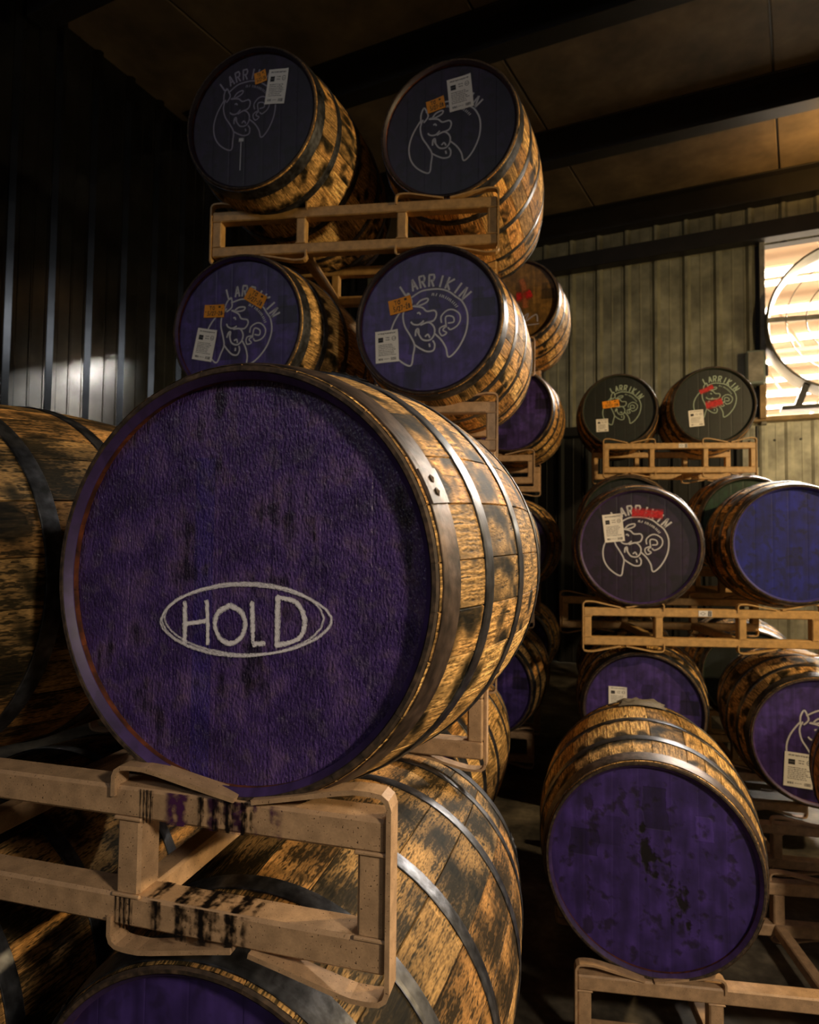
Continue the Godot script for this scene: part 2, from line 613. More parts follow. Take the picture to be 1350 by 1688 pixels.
	M.fan_grey = mat(Color(0.62, 0.6, 0.55), 0.45, 0.3, sheet, 1.0)
	M.fan_dark = mat(Color(0.2, 0.2, 0.2), 0.45, 0.3)
	M.trim_tan = mat(Color(0.68, 0.55, 0.36), 0.5, 0.0, sheet, 1.0)
	M.box_grey = mat(Color(0.5, 0.54, 0.52), 0.45, 0.2)
	M.hall_white = mat(Color(0.9, 0.86, 0.78), 0.8)
	M.hall_tan = mat(Color(0.62, 0.53, 0.44), 0.8)
	M.tube = mat(Color(1, 1, 1), 0.5)
	M.tube.emission_enabled = true
	M.tube.emission = Color(1.0, 0.95, 0.88)
	M.tube.emission_energy_multiplier = 14.0
	M.lens = mat(Color(1, 1, 1), 0.4)
	M.lens.emission_enabled = true
	M.lens.emission = Color(1.0, 0.8, 0.52)
	M.lens.emission_energy_multiplier = 5.0
	M.pane_glow = mat(Color(1, 1, 1), 0.4)  # glow of the added strip window behind the camera
	M.pane_glow.emission_enabled = true
	M.pane_glow.emission = Color(0.96, 0.98, 1.0)
	M.pane_glow.emission_energy_multiplier = 3.0
	M.lamp_body = mat(Color(0.12, 0.12, 0.13), 0.45, 0.6)

# ---------------------------------------------------------------- barrels
const R0 := 0.28
const RB := 0.33
const BL := 0.89
const WALL := 0.016

func bulge(a: float) -> float:
	var t := (a - BL / 2) / (BL / 2)
	return RB - (RB - R0) * pow(absf(t), 2.0)

# stave profile as (radius, z), front inner edge -> outside -> rear inner edge, z = 0 at the front face
func stave(a0: float, a1: float, strip: int, wood: Material) -> ArrayMesh:
	var m := ArrayMesh.new()
	var edge := 0.0014 / R0
	var cuts := [a0 + 0.0002, a0 + edge, (a0 + a1) / 2, a1 - edge, a1 - 0.0002]
	var dip := [0.0026, 0.0, 0.0, 0.0, 0.0026]
	var fr := [0.02, 0.06, 0.5, 0.94, 0.98]
	var N := 16
	# outside
	var rows := []
	var uvs := []
	for c in range(1, 4):
		var row := PackedVector3Array()
		var ru := PackedVector2Array()
		for k in N + 1:
			var a := 0.004 + (BL - 0.008) * k / N
			var r := bulge(a)
			row.append(Vector3(cos(cuts[c]) * r, sin(cuts[c]) * r, -a))
			ru.append(Vector2(a / BL, (strip + fr[c]) / 12.0))
		rows.append(row)
		uvs.append(ru)
	var md := MD.new()
	md.grid(rows, uvs, true)
	for side in [[0, 1], [3, 4]]:
		rows = []
		uvs = []
		for c in side:
			var row := PackedVector3Array()
			var ru := PackedVector2Array()
			for k in N + 1:
				var a := 0.004 + (BL - 0.008) * k / N
				var r: float = bulge(a) - dip[c]
				row.append(Vector3(cos(cuts[c]) * r, sin(cuts[c]) * r, -a))
				ru.append(Vector2(a / BL, (strip + fr[c]) / 12.0))
			rows.append(row)
			uvs.append(ru)
		md.grid(rows, uvs, true)
	md.mesh(wood, m)
	# the two ends: rounded arris, end grain, chamfer, inside of the chime
	var ends := MD.new()
	var inner := MD.new()
	for e in 2:
		var prof := [Vector2(R0, 0.004), Vector2(R0 - 0.003, 0.0), Vector2(R0 - 0.008, 0.0), Vector2(R0 - WALL, 0.010), Vector2(R0 - WALL, 0.036)]
		for k in 4:
			for sub in 3:
				var b0 := lerpf(a0 + 0.0006, a1 - 0.0006, sub / 3.0)
				var b1 := lerpf(a0 + 0.0006, a1 - 0.0006, (sub + 1) / 3.0)
				var q := []
				for pq in [[k, b0], [k, b1], [k + 1, b1], [k + 1, b0]]:
					var pr: Vector2 = prof[pq[0]]
					var z := -pr.y if e == 0 else -BL + pr.y
					q.append(Vector3(cos(pq[1]) * pr.x, sin(pq[1]) * pr.x, z))
				var dst := inner if k == 3 else ends
				if e == 0:
					dst.quad(q[0], q[1], q[2], q[3])
				else:
					dst.quad(q[3], q[2], q[1], q[0])
	ends.mesh(M.end_grain, m)
	inner.mesh(M.inner_chime, m)
	return m

var staves := {}     # wood -> list of stave meshes
var hoops := {}
const HOOPS := [[0.010, 0.054], [0.140, 0.170], [0.312, 0.342], [0.548, 0.578], [0.720, 0.750], [0.836, 0.880]]

func stave_set(wood: String, sd: int) -> Array:
	var key := wood + str(sd)
	if staves.has(key):
		return staves[key]
	var r := RandomNumberGenerator.new()
	r.seed = sd
	var w := []
	var total := 0.0
	for k in 27:
		w.append(r.randf_range(0.62, 1.35))
		total += w[-1]
	var a := 0.0
	var out := []
	for k in 27:
		var b: float = a + w[k] / total * TAU
		out.append(stave(a, b, r.randi_range(0, 11), M[wood]))
		a = b
	staves[key] = out
	return out

func hoop_mesh(k: int, m: Material) -> ArrayMesh:
	var key := "%d%d" % [k, m.get_instance_id()]
	if hoops.has(key):
		return hoops[key]
	var a: float = HOOPS[k][0]
	var b: float = HOOPS[k][1]
	var md := MD.new()
	var t := 0.0024
	var prof := [Vector2(bulge(a) - 0.002, -a), Vector2(bulge(a) + t * 0.6, -a), Vector2(bulge(a) + t, -a - 0.0012)]
	for j in range(1, 4):
		var c := lerpf(a, b, j / 4.0)
		prof.append(Vector2(bulge(c) + t + 0.0003, -c))
	prof.append(Vector2(bulge(b) + t, -b + 0.0012))
	prof.append(Vector2(bulge(b) + t * 0.6, -b))
	prof.append(Vector2(bulge(b) - 0.002, -b))
	for j in prof.size() - 1:
		md.lathe([prof[j], prof[j + 1]], 96, true)
	# lapped end with two rivets
	var lap := MD.new()
	lap.lathe([Vector2(bulge(a) + t, -a - 0.001), Vector2(bulge(a) + t * 2, -a - 0.001), Vector2(bulge(b) + t * 2, -b + 0.001), Vector2(bulge(b) + t, -b + 0.001)], 6, true, 0.0, 0.16)
	for q in [0.05, 0.11]:
		var c := (a + b) / 2
		var base := Basis(Vector3(-sin(q), cos(q), 0), Vector3(0, 0, -1), Vector3(cos(q), sin(q), 0))
		for s in 6:
			var p := []
			for s2 in 2:
				var an := (s + s2) * TAU / 6
				p.append(base * Vector3(cos(an) * 0.006, sin(an) * 0.006, 0) + Vector3(cos(q), sin(q), 0) * (bulge(c) + t * 2) + Vector3(0, 0, -c))
			lap.tri(p[0], p[1], Vector3(cos(q), sin(q), 0) * (bulge(c) + t * 2 + 0.003) + Vector3(0, 0, -c))
	md.v.append_array(lap.v)
	md.n.append_array(lap.n)
	md.t.append_array(lap.t)
	var off := md.v.size() - lap.v.size()
	for q in lap.i:
		md.i.append(q + off)
	hoops[key] = md.mesh(m)
	return hoops[key]

const RH := 0.2655     # head radius
const HEAD_Z := -0.021

var head_shape: MD

func head_mesh(m: Material) -> ArrayMesh:
	if head_shape == null:
		head_shape = MD.new()
		var xs := []
		var zs := []
		var joints := [-0.174, -0.098, -0.03, 0.05, 0.121, 0.19]
		for k in 49:
			xs.append(-RH * cos(PI * k / 48.0))
			zs.append(0.0)
		for j in joints:
			for q in [[-0.0011, 0.0], [0.0, -0.0009], [0.0011, 0.0]]:
				xs.append(j + q[0])
				zs.append(q[1])
		var order := range(xs.size())
		order.sort_custom(func(a, b): return xs[a] < xs[b])
		var rows := []
		var uvs := []
		for k in order:
			var x: float = xs[k]
			var y := sqrt(maxf(RH * RH - x * x, 0.0))
			var row := PackedVector3Array()
			var ru := PackedVector2Array()
			for s in 5:
				var yy := lerpf(-y, y, s / 4.0)
				row.append(Vector3(x, yy, HEAD_Z + zs[k]))
				ru.append(Vector2(0.5 + x / RH * 0.49, 0.5 - yy / RH * 0.49))
			rows.append(row)
			uvs.append(ru)
		head_shape.grid(rows, uvs)
	return head_shape.mesh(m)

func rim_mesh(m: Material) -> ArrayMesh:
	var md := MD.new()
	md.lathe([Vector2(R0 - WALL - 0.0011, -0.0115), Vector2(R0 - WALL - 0.0011, -0.0095), Vector2(R0 - 0.0095, -0.0006)], 96)
	return md.mesh(m)

var emblems := {}

# the stencil on the heads: arched lettering, ring, animal head and small round face; unit = ring radius
func emblem_mesh(m: Material, full := true, first := 0) -> ArrayMesh:
	var key := str(m.get_instance_id()) + str(full) + str(first)
	if emblems.has(key):
		return emblems[key]
	var md := MD.new()
	var A := func(l: Array, cx: float, cy: float, r: float) -> PackedVector2Array:
		var o := []
		for k in range(0, l.size(), 2):
			o.append(Vector2((l[k] - cx) / r, (cy - l[k + 1]) / r))
		return smooth(o)
	var lines := [
		[375, 405, 310, 500, 278, 600, 290, 700, 345, 780, 430, 828, 450, 750, 458, 680, 425, 610, 385, 540, 372, 460, 395, 400],
		[378, 430, 380, 360, 405, 310, 425, 340, 435, 385, 400, 425], [470, 400, 500, 370, 550, 360, 545, 385, 490, 405, 450, 402],
		[440, 405, 510, 420, 545, 450, 600, 450, 615, 480, 595, 520, 545, 530, 500, 545], [475, 460, 490, 455, 500, 470], [430, 515, 450, 535, 490, 540, 525, 515],
		[500, 545, 560, 530, 600, 570, 600, 620, 570, 655, 520, 650, 490, 610, 470, 570], [465, 620, 468, 580, 485, 570, 490, 610],
		[458, 680, 500, 710, 550, 735, 595, 730, 605, 690, 590, 660], [565, 680, 570, 705], [535, 630, 555, 615, 570, 640],
		[600, 610, 650, 660, 685, 720, 705, 785, 770, 730, 825, 620, 835, 500, 800, 410, 750, 365, 700, 325, 640, 303, 570, 298, 500, 306, 420, 350],
	]
	var z := 0.0
	for l in lines:
		md.ribbon(A.call(l, 556.0, 585.0, 281.0), 0.062, z)
		z += 0.0004
	if full:
		for l in [[655, 545, 652, 500, 690, 462, 735, 458, 780, 490, 788, 535, 765, 575, 720, 597, 700, 580], [690, 580, 685, 505, 735, 508, 742, 545, 700, 550], [640, 610, 645, 580, 690, 565, 665, 595, 692, 618, 660, 636, 640, 610]]:
			md.ribbon(A.call(l, 558.0, 588.0, 283.0), 0.055, z)
			z += 0.0004
	var word := "LARRIKIN"
	for k in range(first, 8):
		var an := deg_to_rad(119.0 - k * 11.1)
		for st in LETTER[word[k]]:
			var pts := PackedVector2Array()
			for j in range(0, st.size(), 2):
				var an2: float = an - (st[j] - 0.5) * deg_to_rad(7.0)
				var rr: float = 1.09 + st[j + 1] * 0.30
				pts.append(Vector2(cos(an2), sin(an2)) * rr)
			var dense := PackedVector2Array()
			for j in pts.size() - 1:
				dense.append(pts[j])
				dense.append(pts[j].lerp(pts[j + 1], 0.9))
			dense.append(pts[-1])
			md.ribbon(dense, 0.075, z)
			z += 0.0003
	# a line of tiny lettering just inside the ring, too small to read
	var r := RandomNumberGenerator.new()
	r.seed = 9
	for k in 15:
		var an := deg_to_rad(84.0 - k * 3.4)
		if k == 3:
			continue
		var c := Vector2(cos(an), sin(an))
		var s := Vector2(c.y, -c.x) * r.randf_range(-0.018, 0.018)
		md.ribbon(PackedVector2Array([c * 0.86, c * 0.93 + s]), 0.035, z)
	emblems[key] = md.mesh(m)
	return emblems[key]

func paper(w: float, h: float, m: Material, sd: int) -> ArrayMesh:
	var r := RandomNumberGenerator.new()
	r.seed = sd
	var md := MD.new()
	var curl := r.randf_range(0.002, 0.006)
	var rows := []
	var uvs := []
	for i in 7:
		var row := PackedVector3Array()
		var ru := PackedVector2Array()
		for j in 7:
			var u := i / 6.0
			var v := j / 6.0
			row.append(Vector3((u - 0.5) * w, (v - 0.5) * h, 0.0008 + curl * pow(u * v, 6.0) + 0.0006 * sin(u * 7.0 + sd)))
			ru.append(Vector2(u, 1.0 - v))
		rows.append(row)
		uvs.append(ru)
	md.grid(rows, uvs)
	# edges give the sheet its thickness
	for i in 6:
		var a: Vector3 = rows[i][0]
		var b: Vector3 = rows[i + 1][0]
		md.quad(a - Vector3(0, 0, 0.0008), b - Vector3(0, 0, 0.0008), b, a, [Vector2.ZERO, Vector2.ZERO, Vector2.ZERO, Vector2.ZERO])
		a = rows[6][i]
		b = rows[6][i + 1]
		md.quad(a - Vector3(0, 0, 0.0008), b - Vector3(0, 0, 0.0008), b, a, [Vector2.ZERO, Vector2.ZERO, Vector2.ZERO, Vector2.ZERO])
	return md.mesh(m)

# front = centre of the front chime circle, in metres; the thing's node stands below the belly
func barrel(label: String, front: Vector3, yaw: float, scale: float, wood: String, head: String, rim: String, roll: float, extra := {}, group := "") -> Node3D:
	var turn := Basis(Vector3.UP, deg_to_rad(yaw)) * Basis(Vector3.RIGHT, deg_to_rad(extra.get("tilt", 0.0)))
	var base := front + turn * Vector3(0, -RB, -BL * 0.5) * scale
	var b := thing("barrel", label, "barrel", Transform3D(turn.scaled(Vector3.ONE * scale), base), group)
	var mid := Vector3(0, RB, BL * 0.5)
	var rolled := Transform3D(Basis(Vector3(0, 0, 1), deg_to_rad(roll)), mid)
	for s in stave_set(wood, extra.get("set", 1)):
		put("stave", s, b, rolled)
	for k in 6:
		put("hoop", hoop_mesh(k, M.hoop_brown if k in [0, 5] and extra.has("brown_hoop") else M.hoop), b, Transform3D(Basis(Vector3(0, 0, 1), deg_to_rad(roll + 47 * k)), mid))
	put("barrel_head", head_mesh(M[head]), b, Transform3D(Basis(), mid))
	put("barrel_head", head_mesh(M.end_grain), b, Transform3D(Basis(Vector3.UP, PI), mid + Vector3(0, 0, -BL)))
	put("painted_chime", rim_mesh(M[rim]), b, Transform3D(Basis(), mid))
	var face := mid + Vector3(0, 0, HEAD_Z + 0.0004)
	if extra.has("emblem"):
		var e: Array = extra.emblem     # x, y, ring radius, tilt, material
		var eo := put("stencil_emblem", emblem_mesh(M[e[4]], e.size() < 6, e[5] if e.size() > 5 else 0), b, Transform3D(Basis(Vector3(0, 0, 1), deg_to_rad(e[3])).scaled(Vector3(e[2], e[2], 0.1)), face + Vector3(e[0], e[1], 0)))
		eo.set_meta("label", "sprayed white stencil of an animal head in a ring")
	for l in extra.get("labels", []):   # x, y, w, h, tilt, which
		var lo := put("paper_label", paper(l[2], l[3], M["label%d" % l[5]], int(l[5] * 7 + l[4])), b, Transform3D(Basis(Vector3(0, 0, 1), deg_to_rad(l[4])), face + Vector3(l[0], l[1], 0.0016)))
		lo.set_meta("label", "white printed paper label")
	for l in extra.get("notes", []):
		var no := put("sticky_note", paper(l[2], l[3], M["note%d" % l[5]], int(l[5] * 5 + l[4])), b, Transform3D(Basis(Vector3(0, 0, 1), deg_to_rad(l[4])), face + Vector3(l[0], l[1], 0.0024)))
		no.set_meta("label", "orange handwritten note")
	for l in extra.get("scribbles", []):   # material, width, points
		var md := MD.new()
		md.ribbon(smooth(l[2], 4), l[1], 0.0)
		put(l[3], md.mesh(M[l[0]]), b, Transform3D(Basis(), face + Vector3(0, 0, 0.0012)))
	return b

# hand-written chalk on the near head, as strokes in metres from the centre of the head
func chalk_lettering(b: Node3D) -> void:
	var r := RandomNumberGenerator.new()
	r.seed = 12
	var md := MD.new()
	var z := 0.0
	var letters := [
		[Vector2(-0.0942, -0.033), Vector2(-0.094, -0.06), Vector2(-0.0937, -0.0905)], [Vector2(-0.0609, -0.03), Vector2(-0.059, -0.06), Vector2(-0.0579, -0.0885)], [Vector2(-0.0946, -0.0635), Vector2(-0.0588, -0.0574)],
		[Vector2(-0.024, -0.0349), Vector2(-0.041, -0.045), Vector2(-0.0463, -0.061), Vector2(-0.039, -0.078), Vector2(-0.0224, -0.0848), Vector2(-0.007, -0.076), Vector2(-0.0003, -0.0587), Vector2(-0.007, -0.043), Vector2(-0.024, -0.0349)],
		[Vector2(0.0091, -0.0299), Vector2(0.0102, -0.055), Vector2(0.0116, -0.0828)], [Vector2(0.0116, -0.0828), Vector2(0.029, -0.0803)],
		[Vector2(0.047, -0.0207), Vector2(0.047, -0.05), Vector2(0.0466, -0.0817)], [Vector2(0.0441, -0.0218), Vector2(0.0729, -0.0273), Vector2(0.0857, -0.0494), Vector2(0.0766, -0.0724), Vector2(0.0446, -0.0827)],
	]
	for l in letters:
		for pass_ in 4:
			var j := Vector2(r.randf_range(-0.0016, 0.0016), r.randf_range(-0.001, 0.001))
			var pts := []
			for p in l:
				pts.append(p + j + Vector2(r.randf_range(-0.0008, 0.0008), r.randf_range(-0.0012, 0.0012)))
			var sm := smooth(pts, 14)
			for k in sm.size():
				sm[k] += Vector2(r.randf_range(-0.0006, 0.0006), r.randf_range(-0.0006, 0.0006))
			md.ribbon(sm, 0.0052, z)
			z += 0.00003
	for e in [[0.0, 0.1265, 0.0462, 0.0, 0.04], [-0.003, 0.1225, 0.0475, 0.02, -0.05], [0.003, 0.1245, 0.0445, -0.015, 0.02]]:
		var pts := PackedVector2Array()
		for k in 76:
			var a: float = 0.4 + e[4] * 9 + k * TAU / 73.0
			var p := Vector2(cos(a) * e[1] * (1.0 + 0.015 * sin(3 * a + e[4] * 40)), signf(sin(a)) * pow(absf(sin(a)), 1.12) * e[2])
			p = p.rotated(0.048 + e[3]) + Vector2(-0.006 + e[0], -0.0525)
			pts.append(p + Vector2(r.randf_range(-0.0004, 0.0004), r.randf_range(-0.0004, 0.0004)))
		md.ribbon(pts, 0.0033, z)
		z += 0.00003
	var o := put("chalk_lettering", md.mesh(M.chalk), b, Transform3D(Basis(), Vector3(0.015, RB + 0.001, BL * 0.5 + HEAD_Z + 0.0012)))
	o.set_meta("label", "white chalk word in a scrawled oval")

# ---------------------------------------------------------------- racks
const RACK_W := 1.09
const CRADLE := 0.37
const RAIL := 0.04

func strap_paths(h: float) -> Array:
	# right-hand half of a cradle, its centre at x = 0; y = 0 at the top of the rails, h = height of the frame
	var c := CRADLE * 0.5 + 0.004
	var top := [Vector2(0.012, 0.003), Vector2(0.05, 0.012), Vector2(0.125, 0.031), Vector2(0.145, 0.035), Vector2(0.166, 0.035)]
	var bend := [Vector2(c - 0.010, 0.033), Vector2(c - 0.003, 0.027), Vector2(c, 0.017)]
	var full := PackedVector2Array()
	for p in top + bend:
		full.append(p)
	full.append(Vector2(c, -h * 0.5))
	bend.reverse()
	top.reverse()
	for p in bend + top:
		full.append(Vector2(p.x, -h - p.y))
	bend.reverse()
	top.reverse()
	var inner := PackedVector2Array()
	for p in top + bend:
		inner.append(p)
	inner.append(Vector2(c, -0.012))
	return [full, inner]

var rack_cache := {}

func rack_meshes(h: float, depth: float, m: Material) -> Dictionary:
	var key := "%s %s %d" % [h, depth, m.get_instance_id()]
	if rack_cache.has(key):
		return rack_cache[key]
	var d := {}
	d.rail = box(Vector3(RACK_W, RAIL, 0.045), m, 0.004)
	d.post = box(Vector3(0.036, h - 2 * RAIL + 0.002, 0.043), m, 0.004)
	d.tube = box(Vector3(0.036, 0.036, depth - 0.08), m, 0.004)
	var paths := strap_paths(h)
	for k in 2:
		for s in [1.0, -1.0]:
			for v in ([1.0] if k == 0 else [1.0, -1.0]):
				var p := PackedVector2Array()
				for q in paths[k]:
					var flat := 0.85 if k == 0 else 0.75
					var y: float = q.y
					if y > 0.0:
						y *= flat
					elif y < -h:
						y = -h + (y + h) * flat
					p.append(Vector2(q.x * s, y if v > 0 else -h - y))
				if s * v < 0:
					p.reverse()
				var md := MD.new()
				md.strap(p, 0.028, 0.006, 0.002)
				d["strap%d%d%d" % [k, int(s), int(v)]] = md.mesh(m)
	# weld bead round the foot of a post
	var w := MD.new()
	w.cbox(Vector3(0.042, 0.005, 0.005), Vector3(0, 0, 0.0225), 0.0015)
	d.weld = w.mesh(m)
	rack_cache[key] = d
	return d

# right end of the front top rail (top edge), in metres, and the turn of the frame
func rack(label: String, corner: Vector3, yaw: float, depth: float, paint: String, h := 0.178, width := 1.0, detail := true, rack_tag := NAN) -> Node3D:
	var m: Material = M[paint]
	var d := rack_meshes(h, depth, m)
	var e := Vector3(cos(deg_to_rad(yaw)), 0, -sin(deg_to_rad(yaw)))
	var centre := corner - e * RACK_W * 0.5 * width
	var r := thing("barrel_rack", label, "barrel rack", Transform3D(Basis(Vector3.UP, deg_to_rad(yaw)).scaled_local(Vector3(width, 1, 1)), centre - Vector3(0, h + 0.043, 0)), "steel barrel racks")
	var top := h + 0.043
	for f in 2:
		var z := -0.0225 if f == 0 else -depth + 0.0225
		put("top_rail", d.rail, r, Transform3D(Basis(), Vector3(0, top - RAIL * 0.5, z)))
		put("bottom_rail", d.rail, r, Transform3D(Basis(), Vector3(0, 0.043 + RAIL * 0.5, z)))
		for s in [-1.0, 1.0]:
			var cx: float = s * (RACK_W - CRADLE) * 0.5
			for t in [-1.0, 1.0]:
				var px: float = cx + t * (CRADLE * 0.5 - 0.018)
				var po := put("post", d.post, r, Transform3D(Basis(), Vector3(px, 0.043 + h * 0.5, z)))
				if f == 0 and detail:
					for q in [-1.0, 1.0]:
						put("weld_bead", d.weld, po, Transform3D(Basis(), Vector3(0, q * (h * 0.5 - RAIL), 0)))
				var zs := 0.003 if f == 0 else -depth + 0.028
				if s * t > 0:
					put("cradle_strap", d["strap0%d1" % int(t)], r, Transform3D(Basis(), Vector3(cx, top, zs)))
				else:
					put("cradle_strap", d["strap1%d1" % int(t)], r, Transform3D(Basis(), Vector3(cx, top, zs)))
					put("cradle_strap", d["strap1%d-1" % int(t)], r, Transform3D(Basis(), Vector3(cx, top, zs)))
				if f == 0 and s * t < 0:
					put("cross_tube", d.tube, r, Transform3D(Basis(), Vector3(px, 0.043 + 0.022, -depth * 0.5)))
	if not is_nan(rack_tag):
		var md := MD.new()
		md.cbox(Vector3(0.062, 0.028, 0.001), Vector3.ZERO, 0.0003)
		md.quad(Vector3(-0.03, -0.0135, 0.0006), Vector3(0.03, -0.0135, 0.0006), Vector3(0.03, 0.0135, 0.0006), Vector3(-0.03, 0.0135, 0.0006))
		put("rack_tag", md.mesh(M.rack_tag), r, Transform3D(Basis(), Vector3(rack_tag, top - RAIL * 0.5, 0.0012)))
	return r

# wine that ran over a rail of the near rack
func stain(r: Node3D, called: String, m: Material, x: float, y: float, w: float, h: float, flat := false) -> void:
	var md := MD.new()
	if flat:
		md.quad(Vector3(-w / 2, 0, 0.02), Vector3(w / 2, 0, 0.02), Vector3(w / 2, 0, -0.02), Vector3(-w / 2, 0, -0.02))
	else:
		md.quad(Vector3(-w / 2, -h, 0), Vector3(w / 2, -h, 0), Vector3(w / 2, 0, 0), Vector3(-w / 2, 0, 0))
	put(called, md.mesh(m), r, Transform3D(Basis(), Vector3(x, y + (0.0006 if flat else 0.0), -0.0225 if flat else 0.0008)))

# ---------------------------------------------------------------- building
# ribbed sheet, ribs upright, one three-foot panel: local x across, y up, faces +z
func sheet_panel(h: float, m: Material, pitch := 0.3048, ribs := 3, rib := 0.036) -> ArrayMesh:
	var pts := PackedVector2Array()
	for k in ribs:
		var x := k * pitch
		for q in [[0.0, 0.0], [0.085, 0.0], [0.091, 0.004], [0.101, 0.004], [0.107, 0.0], [0.196, 0.0], [0.202, 0.004], [0.212, 0.004], [0.218, 0.0]]:
			pts.append(Vector2(x + q[0] * pitch / 0.3048, q[1]))
		pts.append(Vector2(x + pitch - 0.085, 0.0))
		pts.append(Vector2(x + pitch - 0.058, rib))
		pts.append(Vector2(x + pitch - 0.030, rib))
	pts.append(Vector2(ribs * pitch + 0.0005, 0.0))
	var md := MD.new()
	for k in pts.size() - 1:
		md.quad(Vector3(pts[k].x, 0, pts[k].y), Vector3(pts[k + 1].x, 0, pts[k + 1].y), Vector3(pts[k + 1].x, h, pts[k + 1].y), Vector3(pts[k].x, h, pts[k].y))
	return md.mesh(m)

const CEIL := 5.1
const FAR_Z := -7.4
const LEFT_X := -4.2

func building() -> void:
	# floor and walls with thickness
	structure("floor", box(Vector3(12.4, 0.2, 14.0), M.concrete, 0.002, Vector3(1.0, -0.11, -1.7)))
	var left := structure("wall_left", box(Vector3(0.2, CEIL, 13.0), M.steel_dark, 0.002, Vector3(LEFT_X - 0.1, CEIL / 2, -1.7)))
	var lp := sheet_panel(CEIL, M.sheet_dark)
	for k in 13:
		put("wall_panel", lp, left, Transform3D(Basis(Vector3.UP, PI / 2), Vector3(LEFT_X + 0.002, 0, 4.26 - k * 0.9144)))
	structure("wall_right", box(Vector3(0.2, CEIL, 13.0), M.sheet_grey, 0.002, Vector3(6.6, CEIL / 2, -1.7)))
	var fr := MD.new()
	fr.cbox(Vector3(3.76, 0.5, 0.06), Vector3(-1.6, 4.72, 4.29), 0.01)
	var wn := structure("added_window_1", fr.mesh(M.steel_dark))  # unseen window, added so the left wall ribs catch streaks
	put("pane", box(Vector3(3.6, 0.36, 0.01), M.pane_glow, 0.002, Vector3(-1.6, 4.72, 4.256)), wn)
	structure("wall_front", box(Vector3(11.0, CEIL, 0.2), M.sheet_grey, 0.002, Vector3(1.1, CEIL / 2, 4.4)))
	# far wall with the fan opening x 0.61..2.42, y 2.645..4.45
	var ox := 0.605
	var ow := 1.85
	var oy := 2.645
	var oh := 1.81
	var far := MD.new()
	far.cbox(Vector3(ox - LEFT_X, CEIL, 0.12), Vector3((ox + LEFT_X) / 2, CEIL / 2, FAR_Z - 0.06), 0.002)
	far.cbox(Vector3(ow, oy, 0.12), Vector3(ox + ow / 2, oy / 2, FAR_Z - 0.06), 0.002)
	far.cbox(Vector3(ow, CEIL - oy - oh, 0.12), Vector3(ox + ow / 2, (CEIL + oy + oh) / 2, FAR_Z - 0.06), 0.002)
	far.cbox(Vector3(6.7 - ox - ow, CEIL, 0.12), Vector3((6.7 + ox + ow) / 2, CEIL / 2, FAR_Z - 0.06), 0.002)
	var fw := structure("wall_back", far.mesh(M.steel_dark))
	var up := sheet_panel(CEIL - 2.58, M.sheet_grey)
	for k in 5:
		put("wall_panel", up, fw, Transform3D(Basis(), Vector3(0.53 - (k + 1) * 0.9144, 2.58, FAR_Z + 0.002)))
	var liner := sheet_panel(2.58, M.black_liner)
	for k in 5:
		put("liner_panel", liner, fw, Transform3D(Basis(), Vector3(0.40 - (k + 1) * 0.9144, 0, FAR_Z + 0.002)))
	var white := sheet_panel(2.6, M.sheet_white, 0.229, 4, 0.02)
	for k in 3:
		var wp := put("liner_panel", white, fw, Transform3D(Basis(), Vector3(0.40 + k * 0.916, 0, FAR_Z + 0.004)))
		for q in 4:
			var s := MD.new()
			s.cbox(Vector3(0.022, 0.022, 0.012), Vector3.ZERO, 0.005)
			put("screw_head", s.mesh(M.screw), wp, Transform3D(Basis(), Vector3(0.06 + q * 0.229, 2.42, 0.006)))
	var hp := sheet_panel(CEIL - oy - oh, M.sheet_grey)
	for k in 2:
		put("wall_panel", hp, fw, Transform3D(Basis(), Vector3(0.53 + k * 0.9144, oy + oh, FAR_Z + 0.002)))
	# frame of the opening and the girts
	var tr := MD.new()
	tr.cbox(Vector3(0.05, oh + 0.14, 0.16), Vector3(ox - 0.015, oy + oh / 2, FAR_Z + 0.01), 0.004)
	tr.cbox(Vector3(0.05, oh + 0.14, 0.16), Vector3(ox + ow + 0.015, oy + oh / 2, FAR_Z + 0.01), 0.004)
	structure("trim_1", tr.mesh(M.fan_grey))
	structure("trim_2", box(Vector3(ow + 0.3, 0.045, 0.2), M.trim_tan, 0.004, Vector3(ox + ow / 2 - 0.06, oy - 0.02, FAR_Z + 0.03)))
	for g in [[4.455, 0.17], [2.55, 0.10]]:
		var gm := MD.new()
		var x1: float = 6.4 if g[0] > 3 else 0.38
		gm.cbox(Vector3(x1 - LEFT_X, g[1], 0.012), Vector3((x1 + LEFT_X) / 2, g[0] + g[1] / 2, FAR_Z + 0.19), 0.003)
		gm.cbox(Vector3(x1 - LEFT_X, 0.012, 0.15), Vector3((x1 + LEFT_X) / 2, g[0] + 0.006, FAR_Z + 0.12), 0.003)
		gm.cbox(Vector3(x1 - LEFT_X, 0.012, 0.15), Vector3((x1 + LEFT_X) / 2, g[0] + g[1] - 0.006, FAR_Z + 0.12), 0.003)
		structure("trim_3" if g[0] > 3 else "trim_4", gm.mesh(M.steel_dark))
	# ceiling: insulation blankets over cold-formed purlins
	var ceil_ := structure("ceiling", box(Vector3(11.4, 0.2, 13.0), M.steel_dark, 0.002, Vector3(1.1, CEIL + 0.12, -1.7)))
	var panel := MD.new()
	panel.cbox(Vector3(1.77, 0.02, 12.6), Vector3.ZERO, 0.008)
	var pm := panel.mesh(M.insulation)
	for k in 7:
		put("insulation_panel", pm, ceil_, Transform3D(Basis(Vector3.UP, deg_to_rad(-7.0)), Vector3(-4.42 + k * 1.795, CEIL + 0.012, -1.7)))
	var z := -7.24
